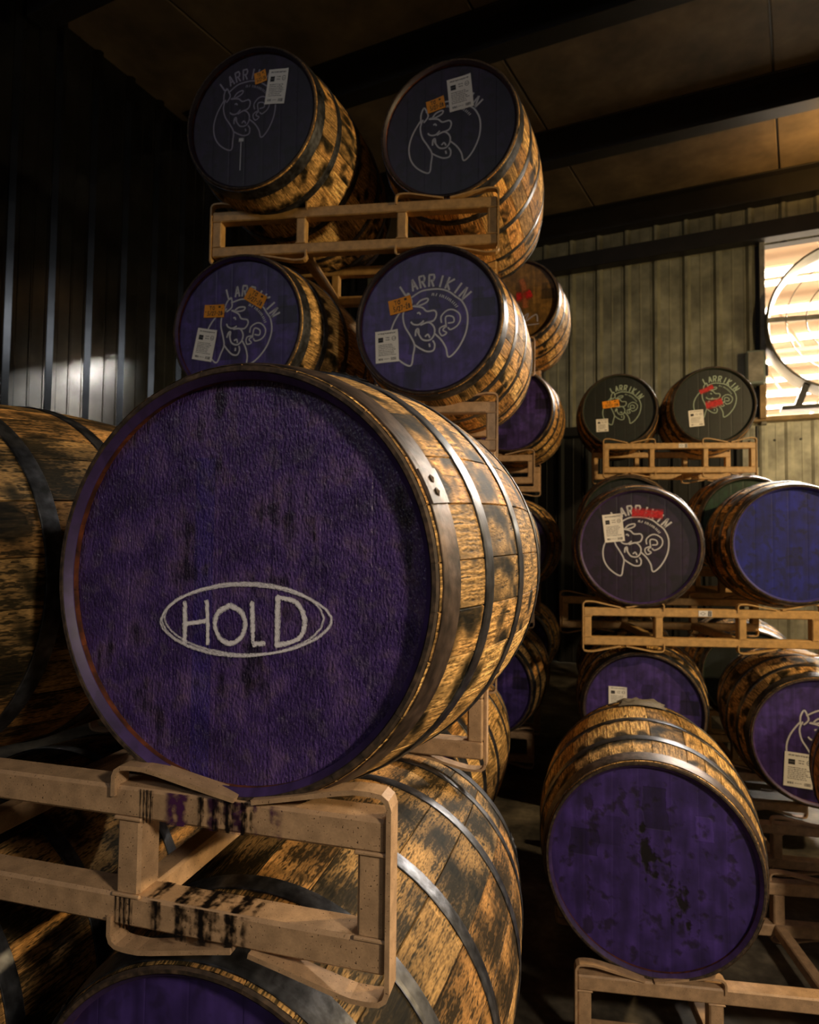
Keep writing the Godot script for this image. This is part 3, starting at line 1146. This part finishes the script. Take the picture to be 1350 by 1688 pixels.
	for k in 8:
		var p := MD.new()
		p.cbox(Vector3(10.6, 0.24, 0.012), Vector3(0, 0, 0.0), 0.003)
		p.cbox(Vector3(10.6, 0.012, 0.15), Vector3(0, -0.114, -0.075), 0.003)
		p.cbox(Vector3(10.6, 0.012, 0.10), Vector3(0, 0.112, 0.05), 0.003)
		p.cbox(Vector3(10.6, 0.03, 0.010), Vector3(0, -0.1, -0.145), 0.003)
		put("purlin", p.mesh(M.steel_dark), ceil_, Transform3D(Basis(), Vector3(1.2, CEIL - 0.119, z)))
		z += 1.52
	# bright hall behind the fan
	var hall := MD.new()
	hall.cbox(Vector3(18.0, 0.2, 24.0), Vector3(2, 6.5, -19.6), 0.01)
	structure("ceiling", hall.mesh(M.hall_tan))
	hall = MD.new()
	hall.cbox(Vector3(18.0, 0.2, 24.0), Vector3(2, -0.1, -19.6), 0.01)
	structure("floor", hall.mesh(M.concrete))
	structure("wall_hall_back", box(Vector3(18.0, 6.4, 0.2), M.hall_white, 0.01, Vector3(2, 3.2, -31.6)))
	structure("wall_hall_left", box(Vector3(0.2, 6.4, 24.0), M.hall_white, 0.01, Vector3(-7, 3.2, -19.6)))
	structure("wall_hall_right", box(Vector3(0.2, 6.4, 24.0), M.hall_white, 0.01, Vector3(11, 3.2, -19.6)))
	var hf := MD.new()
	hf.cbox(Vector3(2.7, 6.4, 0.2), Vector3(-5.6, 3.2, -7.65), 0.01)
	hf.cbox(Vector3(4.4, 6.4, 0.2), Vector3(8.8, 3.2, -7.65), 0.01)
	hf.cbox(Vector3(11.0, 1.4, 0.2), Vector3(1.2, 5.8, -7.65), 0.01)
	structure("wall_hall_front", hf.mesh(M.hall_white))
	for k in 9:
		var zz := -10.5 - k * 2.1
		var l := thing("tube_light", "%s fluorescent strip light from the fan under the bright hall ceiling" % ["first", "second", "third", "fourth", "fifth", "sixth", "seventh", "eighth", "ninth"][k], "strip light", Transform3D(Basis(), Vector3(2.2, 6.05, zz)), "strip lights beyond the fan")
		put("reflector", box(Vector3(7.0, 0.05, 0.28), M.hall_white, 0.01, Vector3(0, 0.12, 0)), l)
		put("tube", box(Vector3(6.8, 0.07, 0.16), M.tube, 0.03, Vector3(0, 0.04, 0)), l)
	# trusses and hangers of the hall
	for k in 4:
		var q := MD.new()
		var zz := -11.6 - k * 4.2
		q.cbox(Vector3(17.0, 0.09, 0.09), Vector3(2, 5.55, zz), 0.01)
		for j in 9:
			q.cbox(Vector3(0.06, 0.95, 0.06), Vector3(-5 + j * 1.7, 6.0, zz), 0.01, Basis(Vector3(0, 0, 1), 0.5 if j % 2 == 0 else -0.5))
		var t := put("roof_truss", q.mesh(M.hall_tan), self)
		t.set_meta("kind", "structure")

func fan() -> void:
	var c := Vector3(1.335, 3.55, FAR_Z + 0.12)
	var f := thing("drum_fan", "large round grey industrial fan filling the bright wall opening", "fan", Transform3D(Basis(), c))
	var ring := MD.new()
	ring.lathe([Vector2(0.72, 0.17), Vector2(0.735, 0.17), Vector2(0.735, -0.2), Vector2(0.715, -0.2), Vector2(0.69, 0.0), Vector2(0.715, 0.17), Vector2(0.72, 0.17)], 72, true)
	put("shroud", ring.mesh(M.fan_grey), f)
	var hub := MD.new()
	hub.lathe([Vector2(0.0, 0.1), Vector2(0.07, 0.1), Vector2(0.09, 0.07), Vector2(0.09, -0.12), Vector2(0.0, -0.12)], 24, true)
	put("motor", hub.mesh(M.fan_dark), f)
	for k in 2:
		var s := MD.new()
		s.cbox(Vector3(1.42, 0.05, 0.03), Vector3(0, 0.0, 0.12), 0.005, Basis(Vector3(0, 0, 1), deg_to_rad(-3.0 + 90.0 * k)))
		put("strut", s.mesh(M.fan_grey), f)
	for k in 2:
		var bl := MD.new()
		var rows := []
		var uvs := []
		for i in 8:
			var row := PackedVector3Array()
			var ru := PackedVector2Array()
			for j in 6:
				var rad := lerpf(0.09, 0.66, i / 7.0)
				var u := j / 5.0 - 0.5
				var wid := lerpf(0.12, 0.3, i / 7.0)
				row.append(Vector3(rad, u * wid, -u * 0.14 * (1.2 - i / 14.0) + 0.02 * cos(u * 3.0)))
				ru.append(Vector2(i / 7.0, j / 5.0))
			rows.append(row)
			uvs.append(ru)
		bl.grid(rows, uvs)
		for i in 7:
			rows[i] = rows[i]
		var back := []
		for row in rows:
			var rb := PackedVector3Array()
			for p in row:
				rb.append(p - Vector3(0, 0, 0.006))
			back.append(rb)
		bl.grid(back, uvs, true)
		put("blade", bl.mesh(M.fan_dark), f, Transform3D(Basis(Vector3(0, 0, 1), deg_to_rad(-92 + 180 * k)), Vector3(0, 0, -0.03)))
	# guard rings on the near side
	for k in 3:
		var g := MD.new()
		var rr := 0.22 + k * 0.17
		g.lathe([Vector2(rr + 0.005, 0.15), Vector2(rr, 0.155), Vector2(rr - 0.005, 0.15), Vector2(rr, 0.145), Vector2(rr + 0.005, 0.15)], 64, true)
		put("guard_ring", g.mesh(M.fan_grey), f)
	var feet := MD.new()
	for s in [-1.0, 1.0]:
		feet.cbox(Vector3(0.06, 0.24, 0.2), Vector3(s * 0.42, -0.72, 0), 0.006, Basis(Vector3(0, 0, 1), s * 0.35))
	feet.cbox(Vector3(1.2, 0.04, 0.24), Vector3(0, -0.845, 0), 0.006)
	put("stand", feet.mesh(M.fan_dark), f)
	# switch box and conduit left of the opening
	var b := thing("switch_box", "grey electrical switch box on the back wall left of the fan", "switch box", Transform3D(Basis(), Vector3(0.515, 2.98, FAR_Z + 0.04)))
	put("enclosure", box(Vector3(0.17, 0.34, 0.14), M.box_grey, 0.012, Vector3(0, 0.17, 0.07)), b)
	put("cover", box(Vector3(0.14, 0.30, 0.012), M.fan_grey, 0.004, Vector3(0, 0.17, 0.146)), b)
	put("lever", box(Vector3(0.03, 0.12, 0.03), M.fan_dark, 0.006, Vector3(0.1, 0.14, 0.08)), b)
	var cd := MD.new()
	cd.lathe([Vector2(0.018, 0.0), Vector2(0.018, -0.42)], 12, true)
	var co := put("conduit", cd.mesh(M.fan_dark), b, Transform3D(Basis(Vector3.RIGHT, -PI / 2), Vector3(0.01, -0.42, 0.07)))
	co.set_meta("label", "dark conduit")
	var post := thing("timber_post", "tan timber upright on the back wall under the switch box", "post", Transform3D(Basis(), Vector3(0.575, 2.62, FAR_Z + 0.15)))
	put("upright", box(Vector3(0.055, 0.34, 0.07), M.trim_tan, 0.004, Vector3(0, 0.17, 0)), post)

# ---------------------------------------------------------------- lights
func area(called: String, xf: Transform3D, size: Vector2, c: Color, e: float) -> void:
	var l := AreaLight3D.new()
	l.name = called
	l.area_size = size
	l.light_color = c
	l.light_energy = e
	l.shadow_enabled = true
	l.area_range = 40.0
	l.area_attenuation = 2.0
	l.transform = xf
	add_child(l)

# added flood lamp, out of view: housing, glowing lens and a spot light just in front of it
func flood(label: String, at: Vector3, towards: Vector3, c: Color, e: float) -> void:
	var xf := Transform3D(Basis.looking_at(towards - at), at)
	var f := thing("added_flood_lamp", label, "lamp", xf)
	var body := MD.new()
	body.cbox(Vector3(0.34, 0.28, 0.12), Vector3(0, 0, 0.07), 0.015)
	put("housing", body.mesh(M.lamp_body), f)
	put("lens_glow", box(Vector3(0.3, 0.24, 0.012), M.lens, 0.003, Vector3(0, 0, 0.004)), f)
	put("yoke", box(Vector3(0.05, 0.05, 0.4), M.lamp_body, 0.006, Vector3(0, 0, 0.3)), f)
	var l := SpotLight3D.new()
	l.name = "added_flood_light"
	l.light_color = c
	l.light_energy = e
	l.light_size = 0.14
	l.spot_angle = 40.0
	l.spot_angle_attenuation = 1.0
	l.spot_range = 40.0
	l.spot_attenuation = 2.0
	l.shadow_enabled = true
	l.transform = Transform3D(xf.basis, at + xf.basis * Vector3(0, 0, -0.16))
	add_child(l)

# unseen bulb, its shade or bowl added to steer the light, with its light inside the glass; drop is the length of the cord
func pendant(label: String, at: Vector3, c: Color, e: float, drop: float, shade: bool) -> void:
	var f := thing("unseen_hanging_lamp" if shade else "added_uplight", label, "lamp", Transform3D(Basis(), at))
	var b := SphereMesh.new()
	b.radius = 0.055
	b.height = 0.11
	b.material = M.lens
	put("bulb_glow", b, f)
	var down := Basis(Vector3.RIGHT, -PI / 2)
	var s := MD.new()
	s.lathe([Vector2(0.0, 0.14), Vector2(0.028, 0.14), Vector2(0.028, 0.052), Vector2(0.0, 0.052)], 16, true)
	put("socket", s.mesh(M.lamp_body), f, Transform3D(down, Vector3.ZERO))
	var sh := MD.new()
	if shade:
		sh.lathe([Vector2(0.03, 0.15), Vector2(0.09, 0.145), Vector2(0.21, 0.085), Vector2(0.212, 0.08), Vector2(0.09, 0.138), Vector2(0.03, 0.142)], 40, true)
		put("added_lamp_shade", sh.mesh(M.lamp_body), f, Transform3D(down, Vector3.ZERO))  # shade added to hold the bulb light off the ceiling
	else:
		sh.lathe([Vector2(0.0, -0.10), Vector2(0.09, -0.085), Vector2(0.16, 0.0), Vector2(0.175, 0.06), Vector2(0.167, 0.06), Vector2(0.153, 0.003), Vector2(0.086, -0.077), Vector2(0.0, -0.092)], 40)
		put("bowl", sh.mesh(M.lamp_body), f, Transform3D(down, Vector3.ZERO))  # bowl added so this bulb lights only the ceiling
	put("cord", box(Vector3(0.012, drop - 0.14, 0.012), M.lamp_body, 0.004, Vector3(0, 0.14 + (drop - 0.14) / 2, 0)), f)
	var l := OmniLight3D.new()
	l.name = "bulb_light"
	l.light_color = c
	l.light_energy = e
	l.light_size = 0.05
	l.omni_range = 40.0
	l.omni_attenuation = 2.0
	l.shadow_enabled = true
	l.position = at
	add_child(l)

func _ready() -> void:
	# camera: a step left of the aisle, eye height, looking a little up and towards the left-hand row
	var cam := Camera3D.new()
	cam.name = "camera"
	var yaw := Basis(Vector3.UP, deg_to_rad(24.6))
	cam.transform = Transform3D(yaw * Basis(Vector3.RIGHT, deg_to_rad(2.48)) * Basis(Vector3(0, 0, 1), deg_to_rad(0.63)), Vector3(0, 1.37, 0))
	cam.keep_aspect = Camera3D.KEEP_HEIGHT
	cam.near = 0.02
	cam.far = 100.0
	var lens := CameraAttributesPhysical.new()
	lens.frustum_focal_length = 14.93
	lens.frustum_focus_distance = 0.95
	lens.exposure_aperture = 5.0
	cam.attributes = lens
	add_child(cam)
	cam.fov = 77.58
	cam.current = true
	var we := WorldEnvironment.new()
	we.name = "environment"
	var env := Environment.new()
	env.background_mode = Environment.BG_COLOR
	env.background_color = Color(0.0, 0.0, 0.0)
	env.tonemap_mode = Environment.TONE_MAPPER_LINEAR
	env.tonemap_exposure = 0.92
	env.sdfgi_enabled = true
	env.ssao_enabled = true
	env.ssil_enabled = true
	we.environment = env
	add_child(we)
	rng.seed = 5
	materials()
	# unseen warm bulb over the aisle on the right: lights the sides of the two rows; an added weaker flood lamp in front fills the heads
	pendant("unseen hanging lamp with an added dark shade over the aisle on the right", Vector3(2.5, 2.6, -2.5), Color(1.0, 0.86, 0.63), 10.0, CEIL - 2.6, true)
	pendant("added uplight bowl out of view beside the fan, for the ceiling glow", Vector3(1.2, 4.6, -6.5), Color(1.0, 0.76, 0.42), 1.4, CEIL - 4.6, false)  # uplight added for the warm patch on the ceiling
	flood("added flood lamp out of view, brightening the back wall under the fan", Vector3(2.6, 2.2, -5.1), Vector3(0.4, 2.9, -7.4), Color(1.0, 0.88, 0.64), 4.0)  # added to brighten the white panels and lower back wall
	flood("added flood lamp out of view on the right, filling the barrel heads", Vector3(2.0, 2.35, 0.32), Vector3(0.15, 0.75, -1.3), Color(1.0, 0.92, 0.8), 6.0)  # fill lamp added for the barrel heads
	for k in 3:
		area("hall_strip_light", Transform3D(Basis(Vector3.RIGHT, -PI / 2), Vector3(2.2, 5.95, -11.0 - k * 6.3)), Vector2(6.8, 0.3), Color(1.0, 0.95, 0.88), 1400.0)
	# daylight from an unseen strip window added behind the camera to streak the left wall
	area("added_window_light", Transform3D(Basis(Vector3.UP, 0.0), Vector3(-1.6, 4.72, 4.24)), Vector2(3.6, 0.36), Color(0.98, 0.98, 1.0), 2.2)
	building()
	fan()
	barrels_and_racks()

func barrels_and_racks() -> void:
	# nearest stack on the left
	var r := rack("beige steel rack stained with wine drips, under the near barrel chalked HOLD", Vector3(-0.336, 1.042, -0.679), 9.5, 0.80, "rack", 0.178, 1.0, true, -0.20)
	stain(r, "wine_stain", M.wine, 0.33, 0.221, 0.17, 0.04)
	stain(r, "wine_stain", M.drip, 0.335, 0.221, 0.085, 0.04)
	stain(r, "wine_stain", M.drip, 0.22, 0.221, 0.022, 0.042)
	stain(r, "wine_stain", M.drip, 0.30, 0.083, 0.15, 0.044)
	stain(r, "wine_stain", M.drip, 0.19, 0.083, 0.03, 0.042)
	stain(r, "wine_stain", M.drip, 0.30, 0.083, 0.17, 0.0, true)
	rack("beige steel rack at the bottom left corner, lowest under the near stack", Vector3(-0.336, 0.212, -0.679), 9.5, 0.80, "rack", 0.178)
	var b := barrel("big near oak barrel with scuffed purple head chalked HOLD in an oval", Vector3(-0.552, 1.315, -0.649), 6.5, 1.0, "oak_tarred", "head_near", "rim_violet", 20, {"brown_hoop": 1, "set": 3})
	chalk_lettering(b)
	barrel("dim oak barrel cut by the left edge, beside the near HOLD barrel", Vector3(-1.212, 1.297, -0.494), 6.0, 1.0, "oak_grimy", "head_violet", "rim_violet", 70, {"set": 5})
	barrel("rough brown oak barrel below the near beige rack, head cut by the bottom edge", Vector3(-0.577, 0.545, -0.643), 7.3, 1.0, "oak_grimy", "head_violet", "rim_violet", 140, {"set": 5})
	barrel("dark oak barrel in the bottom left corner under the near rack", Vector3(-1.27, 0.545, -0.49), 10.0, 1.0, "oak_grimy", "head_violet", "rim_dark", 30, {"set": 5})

	# second stack on the left
	rack("beige steel rack lowest in the second left stack", Vector3(-0.664, 0.212, -2.12), 17.2, 0.62, "rack")
	rack("beige steel rack behind the HOLD barrel, second from the floor", Vector3(-0.664, 1.042, -2.19), 17.2, 0.60, "rack")
	rack("beige steel rack under the barrel with the bright violet emblem head", Vector3(-0.664, 1.87, -2.19), 17.2, 0.58, "rack")
	rack("topmost steel rack on the left, under the two highest barrels", Vector3(-0.664, 2.625, -2.19), 17.2, 0.58, "rack_yellow")
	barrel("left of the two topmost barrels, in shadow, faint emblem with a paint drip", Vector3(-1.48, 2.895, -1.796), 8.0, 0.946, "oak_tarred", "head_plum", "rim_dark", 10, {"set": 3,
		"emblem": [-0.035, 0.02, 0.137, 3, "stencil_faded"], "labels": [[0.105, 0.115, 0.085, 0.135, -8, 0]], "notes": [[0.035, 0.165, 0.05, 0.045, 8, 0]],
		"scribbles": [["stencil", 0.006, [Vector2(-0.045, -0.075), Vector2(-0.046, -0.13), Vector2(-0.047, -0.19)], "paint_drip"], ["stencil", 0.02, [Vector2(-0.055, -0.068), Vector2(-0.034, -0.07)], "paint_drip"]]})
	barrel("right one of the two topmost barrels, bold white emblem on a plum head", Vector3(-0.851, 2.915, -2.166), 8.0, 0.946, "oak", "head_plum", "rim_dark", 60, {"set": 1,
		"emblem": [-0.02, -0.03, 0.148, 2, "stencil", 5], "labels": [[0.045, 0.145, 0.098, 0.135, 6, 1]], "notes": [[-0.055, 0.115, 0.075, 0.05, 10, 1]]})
	barrel("violet-headed barrel in shadow with two orange notes, left of the bright violet one", Vector3(-1.529, 2.135, -1.804), 8.0, 0.946, "oak_tarred", "head_violet", "rim_violet", 100, {"set": 3,
		"emblem": [0.0, -0.03, 0.14, -16, "stencil"], "labels": [[-0.145, -0.055, 0.09, 0.125, -12, 2]], "notes": [[-0.105, 0.075, 0.09, 0.05, -4, 0], [0.075, 0.11, 0.09, 0.052, -32, 1]]})
	barrel("bright violet barrel with white emblem, one orange note and a low white label", Vector3(-0.865, 2.14, -2.016), 8.0, 0.946, "oak", "head_violet", "rim_dark", 35, {"set": 1,
		"emblem": [0.0, -0.035, 0.15, 0, "stencil"], "labels": [[-0.16, -0.085, 0.092, 0.122, 2, 3]], "notes": [[-0.108, 0.068, 0.09, 0.056, 10, 1]]})
	barrel("oak barrel almost hidden behind the right side of the HOLD barrel", Vector3(-0.85, 1.335, -2.07), 7.3, 0.95, "oak", "head_violet", "rim_violet", 0, {"set": 1})
	barrel("oak barrel hidden behind the left side of the HOLD barrel", Vector3(-1.53, 1.335, -1.85), 7.3, 0.95, "oak", "head_violet", "rim_violet", 0, {"set": 1})
	barrel("floor level barrel with dark purple head behind the lower right of the near stack", Vector3(-0.964, 0.525, -1.93), 7.3, 1.0, "oak", "head_violet", "rim_violet", 50, {"set": 1})

	# third stack on the left
	for q in [[0.212, "beige steel rack at the floor of the third left stack"], [1.05, "beige steel rack second from the floor in the third left stack"], [1.9, "beige steel rack under the purple barrel third back on the left"], [2.6, "beige steel rack under the brown-headed barrel third back on the left"]]:
		rack(q[1], Vector3(-0.93, q[0], -3.85), 10.0, 0.72, "rack")
	barrel("brown-headed barrel with a small red and tan painting, behind the top left stack", Vector3(-1.05, 2.885, -3.874), 7.3, 0.94, "oak", "head_brown", "rim_dark", 15, {"set": 1,
		"scribbles": [["skin_paint", 0.05, [Vector2(0.03, 0.15), Vector2(0.05, 0.09), Vector2(0.055, 0.02), Vector2(0.06, -0.05)], "painted_figure"], ["red_paint", 0.075, [Vector2(0.0, 0.03), Vector2(0.06, 0.035), Vector2(0.1, 0.05)], "painted_figure"], ["stencil_faded", 0.014, [Vector2(0.03, -0.12), Vector2(0.08, -0.09), Vector2(0.06, -0.14), Vector2(0.13, -0.1), Vector2(0.14, -0.15)], "chalk_mark"], ["stencil_faded", 0.01, [Vector2(0.0, -0.17), Vector2(0.15, -0.165)], "chalk_mark"]]})
	barrel("purple-headed barrel mostly hidden behind the bright violet one", Vector3(-1.09, 2.195, -3.888), 7.3, 0.94, "oak", "head_violet", "rim_violet", 80, {"set": 3})
	barrel("oak barrel peeping out right of the HOLD barrel, third back", Vector3(-1.095, 1.345, -3.793), 7.3, 0.94, "oak", "head_violet", "rim_violet", 120, {"set": 1})
	barrel("floor level purple-headed barrel in the dark, third back on the left", Vector3(-1.146, 0.525, -3.55), 7.3, 1.0, "oak", "head_violet", "rim_violet", 0, {"set": 3})
	barrel("dim barrel behind the gap between the two topmost barrels", Vector3(-1.74, 2.885, -3.76), 7.3, 0.94, "oak", "head_violet", "rim_dark", 15, {"set": 1})
	barrel("dim barrel behind the gap between the two violet emblem barrels", Vector3(-1.78, 2.195, -3.76), 7.3, 0.94, "oak", "head_violet", "rim_dark", 15, {"set": 3})
	rack("beige steel rack furthest back on the left, on the floor", Vector3(-1.2, 0.212, -5.2), 10.0, 0.72, "rack")
	barrel("dim floor barrel furthest back on the left", Vector3(-1.40, 0.525, -5.15), 7.3, 1.0, "oak_tarred", "head_violet", "rim_dark", 0, {"set": 1})

	# nearest on the right: one level on the floor
	rack("pale steel rack in the bottom right corner under the blank indigo barrel", Vector3(0.735, 0.212, -2.10), 16.6, 0.62, "rack")
	b = barrel("lone oak barrel tipped toward us with a blank worn indigo head, lower right", Vector3(-0.129, 0.490, -1.867), 7.0, 1.0, "oak_tarred", "head_indigo", "rim_violet", 200, {"set": 3, "brown_hoop": 1, "tilt": -3.0})
	bung_cover(b)
	barrel("dark oak barrel cut by the right edge beside the blank indigo barrel", Vector3(0.77, 0.512, -2.15), 7.0, 1.0, "oak_tarred", "head_violet", "rim_dark", 0, {"set": 5})

	# second stack on the right
	rack("pale steel rack on the floor behind the blank indigo barrel", Vector3(0.62, 0.212, -3.16), 14.0, 0.66, "rack")
	rack("yellow-beige steel rack under the plum emblem barrel with the red patch", Vector3(0.505, 1.055, -3.53), 21.0, 0.64, "rack_yellow", 0.178, 1.0, true, 0.02)
	barrel("dark indigo barrel head with one white label, behind the blank indigo barrel", Vector3(-0.259, 0.555, -3.277), 7.0, 1.0, "oak_tarred", "head_violet", "rim_dark", 0, {"set": 1,
		"labels": [[-0.115, 0.06, 0.085, 0.1, 0, 0]]})
	barrel("barrel at the right edge whose indigo head shows half an emblem and a white label", Vector3(0.472, 0.505, -3.30), 7.0, 1.0, "oak_tarred", "head_violet", "rim_violet", 90, {"set": 3,
		"emblem": [0.02, -0.02, 0.155, 0, "stencil", 8], "labels": [[-0.085, -0.13, 0.12, 0.15, -3, 1]]})
	barrel("plum-headed barrel with cream emblem, red patch and tilted label on the right", Vector3(-0.27, 1.347, -3.22), 7.5, 1.0, "oak", "head_plum", "rim_violet", 0, {"set": 1,
		"emblem": [-0.015, -0.01, 0.15, 0, "stencil"], "labels": [[-0.115, 0.09, 0.092, 0.135, 6, 2]],
		"scribbles": [["red_paint", 0.055, [Vector2(-0.03, 0.165), Vector2(0.04, 0.16), Vector2(0.11, 0.155)], "red_patch"]]})
	barrel("bright blue barrel head cut by the right edge, on the yellow-beige rack", Vector3(0.41, 1.368, -3.478), 7.0, 1.0, "oak_tarred", "head_blue", "rim_blue", 40, {"set": 5,
		"labels": [[0.16, -0.06, 0.06, 0.12, 2, 3]]})

	# third stack on the right
	rack("steel rack on the floor deep behind the right stacks", Vector3(0.52, 0.212, -4.42), 13.0, 0.66, "rack_yellow")
	rack("yellow-beige steel rack under the two green barrels, in shadow", Vector3(0.46, 1.205, -4.42), 13.0, 0.66, "rack_yellow")
	rack("small ochre steel rack under the two dark green emblem barrels", Vector3(0.33, 2.03, -4.69), 17.0, 0.50, "rack_yellow", 0.2, 0.88, true, 0.03)
	barrel("left one of two hidden oak barrels on the floor deep behind the right stacks", Vector3(-0.426, 0.56, -4.239), 7.0, 1.0, "oak_tarred", "head_green", "rim_green", 0, {"set": 1}, "barrels hidden behind the right stacks")
	barrel("right one of two hidden oak barrels on the floor deep behind the right stacks", Vector3(0.273, 0.56, -4.41), 7.0, 1.0, "oak_tarred", "head_green", "rim_green", 0, {"set": 1}, "barrels hidden behind the right stacks")
	barrel("green barrel peeping over the plum barrel with the red patch", Vector3(-0.426, 1.506, -4.239), 7.0, 1.0, "oak", "head_green", "rim_green", 0, {"set": 1})
	barrel("green-headed barrel between the plum emblem barrel and the bright blue one", Vector3(0.273, 1.495, -4.41), 7.0, 1.0, "oak_tarred", "head_green_bright", "rim_green", 30, {"set": 3,
		"emblem": [0.0, -0.04, 0.15, 8, "stencil_green"]})
	barrel("left one of two dark green emblem barrels by the back wall, with orange note", Vector3(-0.515, 2.295, -4.63), 9.0, 0.9, "oak_tarred", "head_green", "rim_green", 0, {"set": 1,
		"emblem": [0.02, 0.0, 0.14, -6, "stencil_green"], "labels": [[-0.125, -0.115, 0.09, 0.1, 2, 1]], "notes": [[-0.06, 0.05, 0.125, 0.055, 6, 0]]})
	barrel("right of two dark green emblem barrels by the back wall, with red scribbles", Vector3(0.085, 2.30, -4.72), 9.0, 0.93, "oak_tarred", "head_green", "rim_green", 0, {"set": 3,
		"emblem": [0.01, 0.02, 0.14, -8, "stencil_green"], "labels": [[-0.115, -0.09, 0.1, 0.12, 4, 2]],
		"scribbles": [["red_paint", 0.045, [Vector2(-0.09, 0.1), Vector2(-0.05, 0.115), Vector2(0.0, 0.14)], "red_scribble"], ["red_paint", 0.07, [Vector2(-0.05, 0.0), Vector2(0.0, 0.01), Vector2(0.06, 0.03)], "red_scribble"]]})

# crumpled foil over the bung of the lone barrel
func bung_cover(b: Node3D) -> void:
	var r := RandomNumberGenerator.new()
	r.seed = 77
	var md := MD.new()
	var rows := []
	var uvs := []
	for i in 9:
		var row := PackedVector3Array()
		var ru := PackedVector2Array()
		for j in 9:
			var x := (i / 8.0 - 0.5) * 0.16
			var z := (j / 8.0 - 0.5) * 0.10
			var y := sqrt(RB * RB - x * x) - RB
			row.append(Vector3(x + r.randf_range(-0.006, 0.006), y + 0.004 + r.randf_range(0.0, 0.014) * (1.0 if i in range(1, 8) and j in range(1, 8) else 0.1), z + r.randf_range(-0.006, 0.006)))
			ru.append(Vector2(i, j))
		rows.append(row)
		uvs.append(ru)
	md.grid(rows, uvs, true)
	var o := put("bung_cover", md.mesh(M.bung), b, Transform3D(Basis(), Vector3(0.0, RB * 2.0, -0.13)))
	o.set_meta("label", "crumpled foil over the bung hole")
